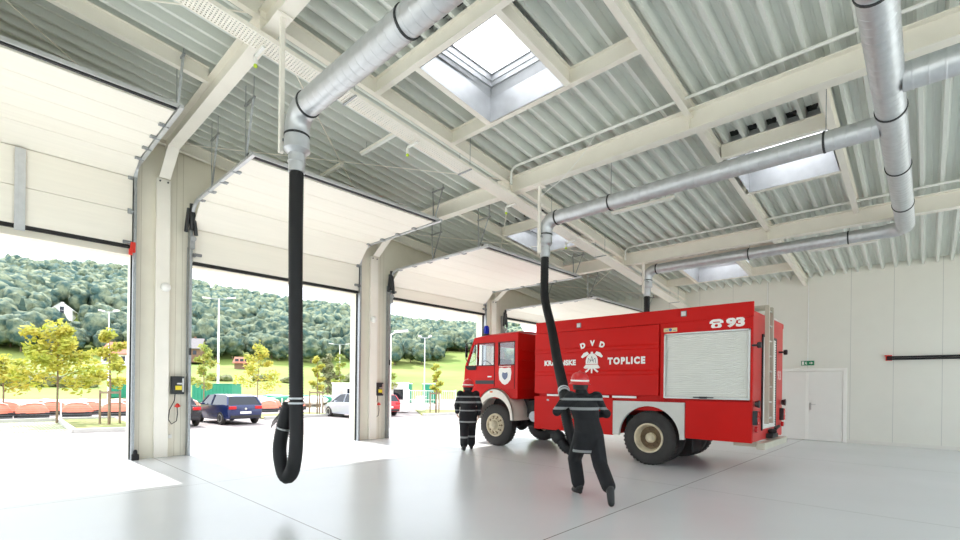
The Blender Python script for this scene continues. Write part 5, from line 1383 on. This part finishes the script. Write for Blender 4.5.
for ring_i in range(40):
    r = 184+ring_i*5.4
    if r > 392: break
    step = math.degrees(5.4/r); a = 39+rnd.random()*step
    while a < 93:
        aa = a+rnd.uniform(-.3, .3)*step; rr = r+rnd.uniform(-2.4, 2.4)
        if not clear(aa, rr): spots.append((aa, rr))
        a += step*rnd.uniform(.85, 1.25)
spots.sort(key=lambda s: s[1])
near, far = spots[:292], spots[292:]
for i, (a, r) in enumerate(near):
    p = con if rnd.random() < .07 else protos[rnd.randrange(5)]
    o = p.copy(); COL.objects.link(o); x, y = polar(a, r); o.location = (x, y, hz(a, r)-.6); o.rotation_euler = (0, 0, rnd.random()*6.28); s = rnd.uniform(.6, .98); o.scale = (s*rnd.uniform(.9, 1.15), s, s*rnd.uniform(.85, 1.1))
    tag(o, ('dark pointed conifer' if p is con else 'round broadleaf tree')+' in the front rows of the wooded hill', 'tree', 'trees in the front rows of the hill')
for p in protos+[con]: bpy.data.objects.remove(p)
b = MB()
for i, (a, r) in enumerate(far):
    x, y = polar(a, r); s = rnd.uniform(.75, 1.15); z = hz(a, r)
    b.lumps((x, y, z+6.0*s), 3.6*s, 2, .6, 2.4, (1, 1, 1.2), i % 97)
    for q in range(2):
        t = rnd.random()*6.28; b.lumps((x+2.4*math.cos(t), y+2.4*math.sin(t), z+rnd.uniform(5, 9)*s), 2.4*s, 1, .5, 2.2, (1, 1, .9), (i+q) % 89)
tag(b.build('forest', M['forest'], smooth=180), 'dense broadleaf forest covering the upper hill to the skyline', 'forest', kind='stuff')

# hedge band and bushes at the foot of the meadow
for i, (a, r, s) in enumerate(((87.5, 106, 1.5), (85.5, 105, 1.7), (83.8, 103, 1.4), (60.5, 128, 1.6), (58.5, 124, 1.5), (56.8, 128, 1.3), (72, 120, 1.1), (68, 122, 1.2), (65, 118, 1.2))):
    x, y = polar(a, r); b = MB(); z = hz(a, r)
    for q in range(6): b.lumps((x+rnd.uniform(-2, 2), y+rnd.uniform(-1, 1), z+s*.45), s*rnd.uniform(.6, 1.0), 2, .5, 2.5, (1.3, 1, .8), q+i*5)
    tag(b.build('bush', M['bush']), 'olive bush at the foot of the meadow, '+COLW[i], 'bush', 'bushes at the foot of the meadow')

# houses on the slope
HR = min(range(200, 380), key=lambda r: abs(hz(84.6, r)-1.55-.099*r))
def house(label, x, y, z, L, W, H, rz, wall, roof):
    t = thing('house', label, 'house', (x, y, z), rz)
    b = MB(); b.box(-L/2, L/2, -W/2, W/2, -1.5, H)
    b.prism([(-W/2, H), (W/2, H), (0, H+W*.42)], lambda u, v, w: (w, u, v), -L/2, L/2); b.build('walls', wall, t, local=True)
    b = MB()
    for s in (-1, 1):
        b.prism([(s*(W/2+.5), H-.38), (0, H+W*.42+.05), (0, H+W*.42+.3), (s*(W/2+.5), H-.13)], lambda u, v, w: (w, u, v), -L/2-.4, L/2+.4)
    b.build('roof', roof, t, local=True)
    for i in range(3):
        b = MB(); xx = -L/2+L*(i+.5)/3; b.box(xx-.5, xx+.5, -W/2-.05, -W/2, .9, 2.2); b.build('window', M['dark_glass'], t, local=True)
    for z_ in (1.0, H-.2):
        b = MB(); b.box(-L/2-.05, -L/2, -.6, .6, z_, z_+1.3); b.build('window', M['dark_glass'], t, local=True)
    b = MB(); b.box(L*.2, L*.2+.6, .3, .9, H+W*.2, H+W*.42+.9); b.build('chimney', wall, t, local=True)
house('white house among the woods high on the hill', *polar(84.6, HR), hz(84.6, HR)+.6, 7, 6, 2.6, R(75), M['house_wall'], M['house_wall'])
house('white house with pale red roof low on the slope at the first door', 27.4, 160.5, 6.3, 6.5, 7, 3.0, R(-40), M['house_wall'], M['house_roof'])
house('grey roofed house behind the tree at the left of the second door', 45.5, 170, 9.5, 9, 7, 3.0, R(-30), M['wood_wall'], M['house_roof_gray'])
house('brown boarded hut on the meadow above the blue hatchback', 54, 147, 6.6, 4.0, 3.2, 1.2, R(-35), M['wood_wall'], M['house_roof'])

# ------------------------------------------------------------------ light, sky, camera
SUN_D = Vector((.10, -3.62, -4.1)).normalized()
sd = bpy.data.lights.new('sun', 'SUN'); sd.energy = 2.4; sd.angle = R(.6); sd.color = (1, .97, .93)
so = bpy.data.objects.new('sun', sd); COL.objects.link(so); so.rotation_euler = SUN_D.to_track_quat('-Z', 'Y').to_euler(); so.location = (5, 30, 40)
w = bpy.data.worlds.new('sky'); SC.world = w; w.use_nodes = True
nt = w.node_tree; bg = nt.nodes['Background']
bg.inputs['Color'].default_value = (.85, .91, 1, 1); bg.inputs['Strength'].default_value = 1.15     # bright hazy sky

cam = bpy.data.cameras.new('camera'); co = bpy.data.objects.new('camera', cam); COL.objects.link(co)
f_px, H_px, yaw, roll = 474.36, 386.55, R(43.289), R(.692)
cam.sensor_width = 36; cam.lens = f_px/960*36; cam.sensor_fit = 'HORIZONTAL'
cam.shift_x = 0; cam.shift_y = (H_px-270)/960
cam.clip_start = .05; cam.clip_end = 2000
fwd = Vector((math.cos(yaw), math.sin(yaw), 0)); rgt = Vector((math.sin(yaw), -math.cos(yaw), 0)); upv = Vector((0, 0, 1))
# clockwise picture roll
r2 = rgt*math.cos(roll)-upv*(-math.sin(roll)); u2 = upv*math.cos(roll)-rgt*math.sin(roll)
mm = Matrix((r2, u2, -fwd)).transposed().to_4x4(); mm.translation = Vector((0, 0, 1.55))
co.matrix_world = mm
SC.camera = co
SC.view_settings.view_transform = 'Standard'; SC.view_settings.look = 'None'; SC.view_settings.gamma = 1
SC.view_settings.use_curve_mapping = False
SC.view_settings.exposure = 1.55
cy = SC.cycles
cy.use_denoising = True
cy.max_bounces = 12; cy.diffuse_bounces = 8; cy.glossy_bounces = 4; cy.transmission_bounces = 8; cy.transparent_max_bounces = 12
cy.caustics_reflective = False; cy.caustics_refractive = False
cy.sample_clamp_indirect = 8
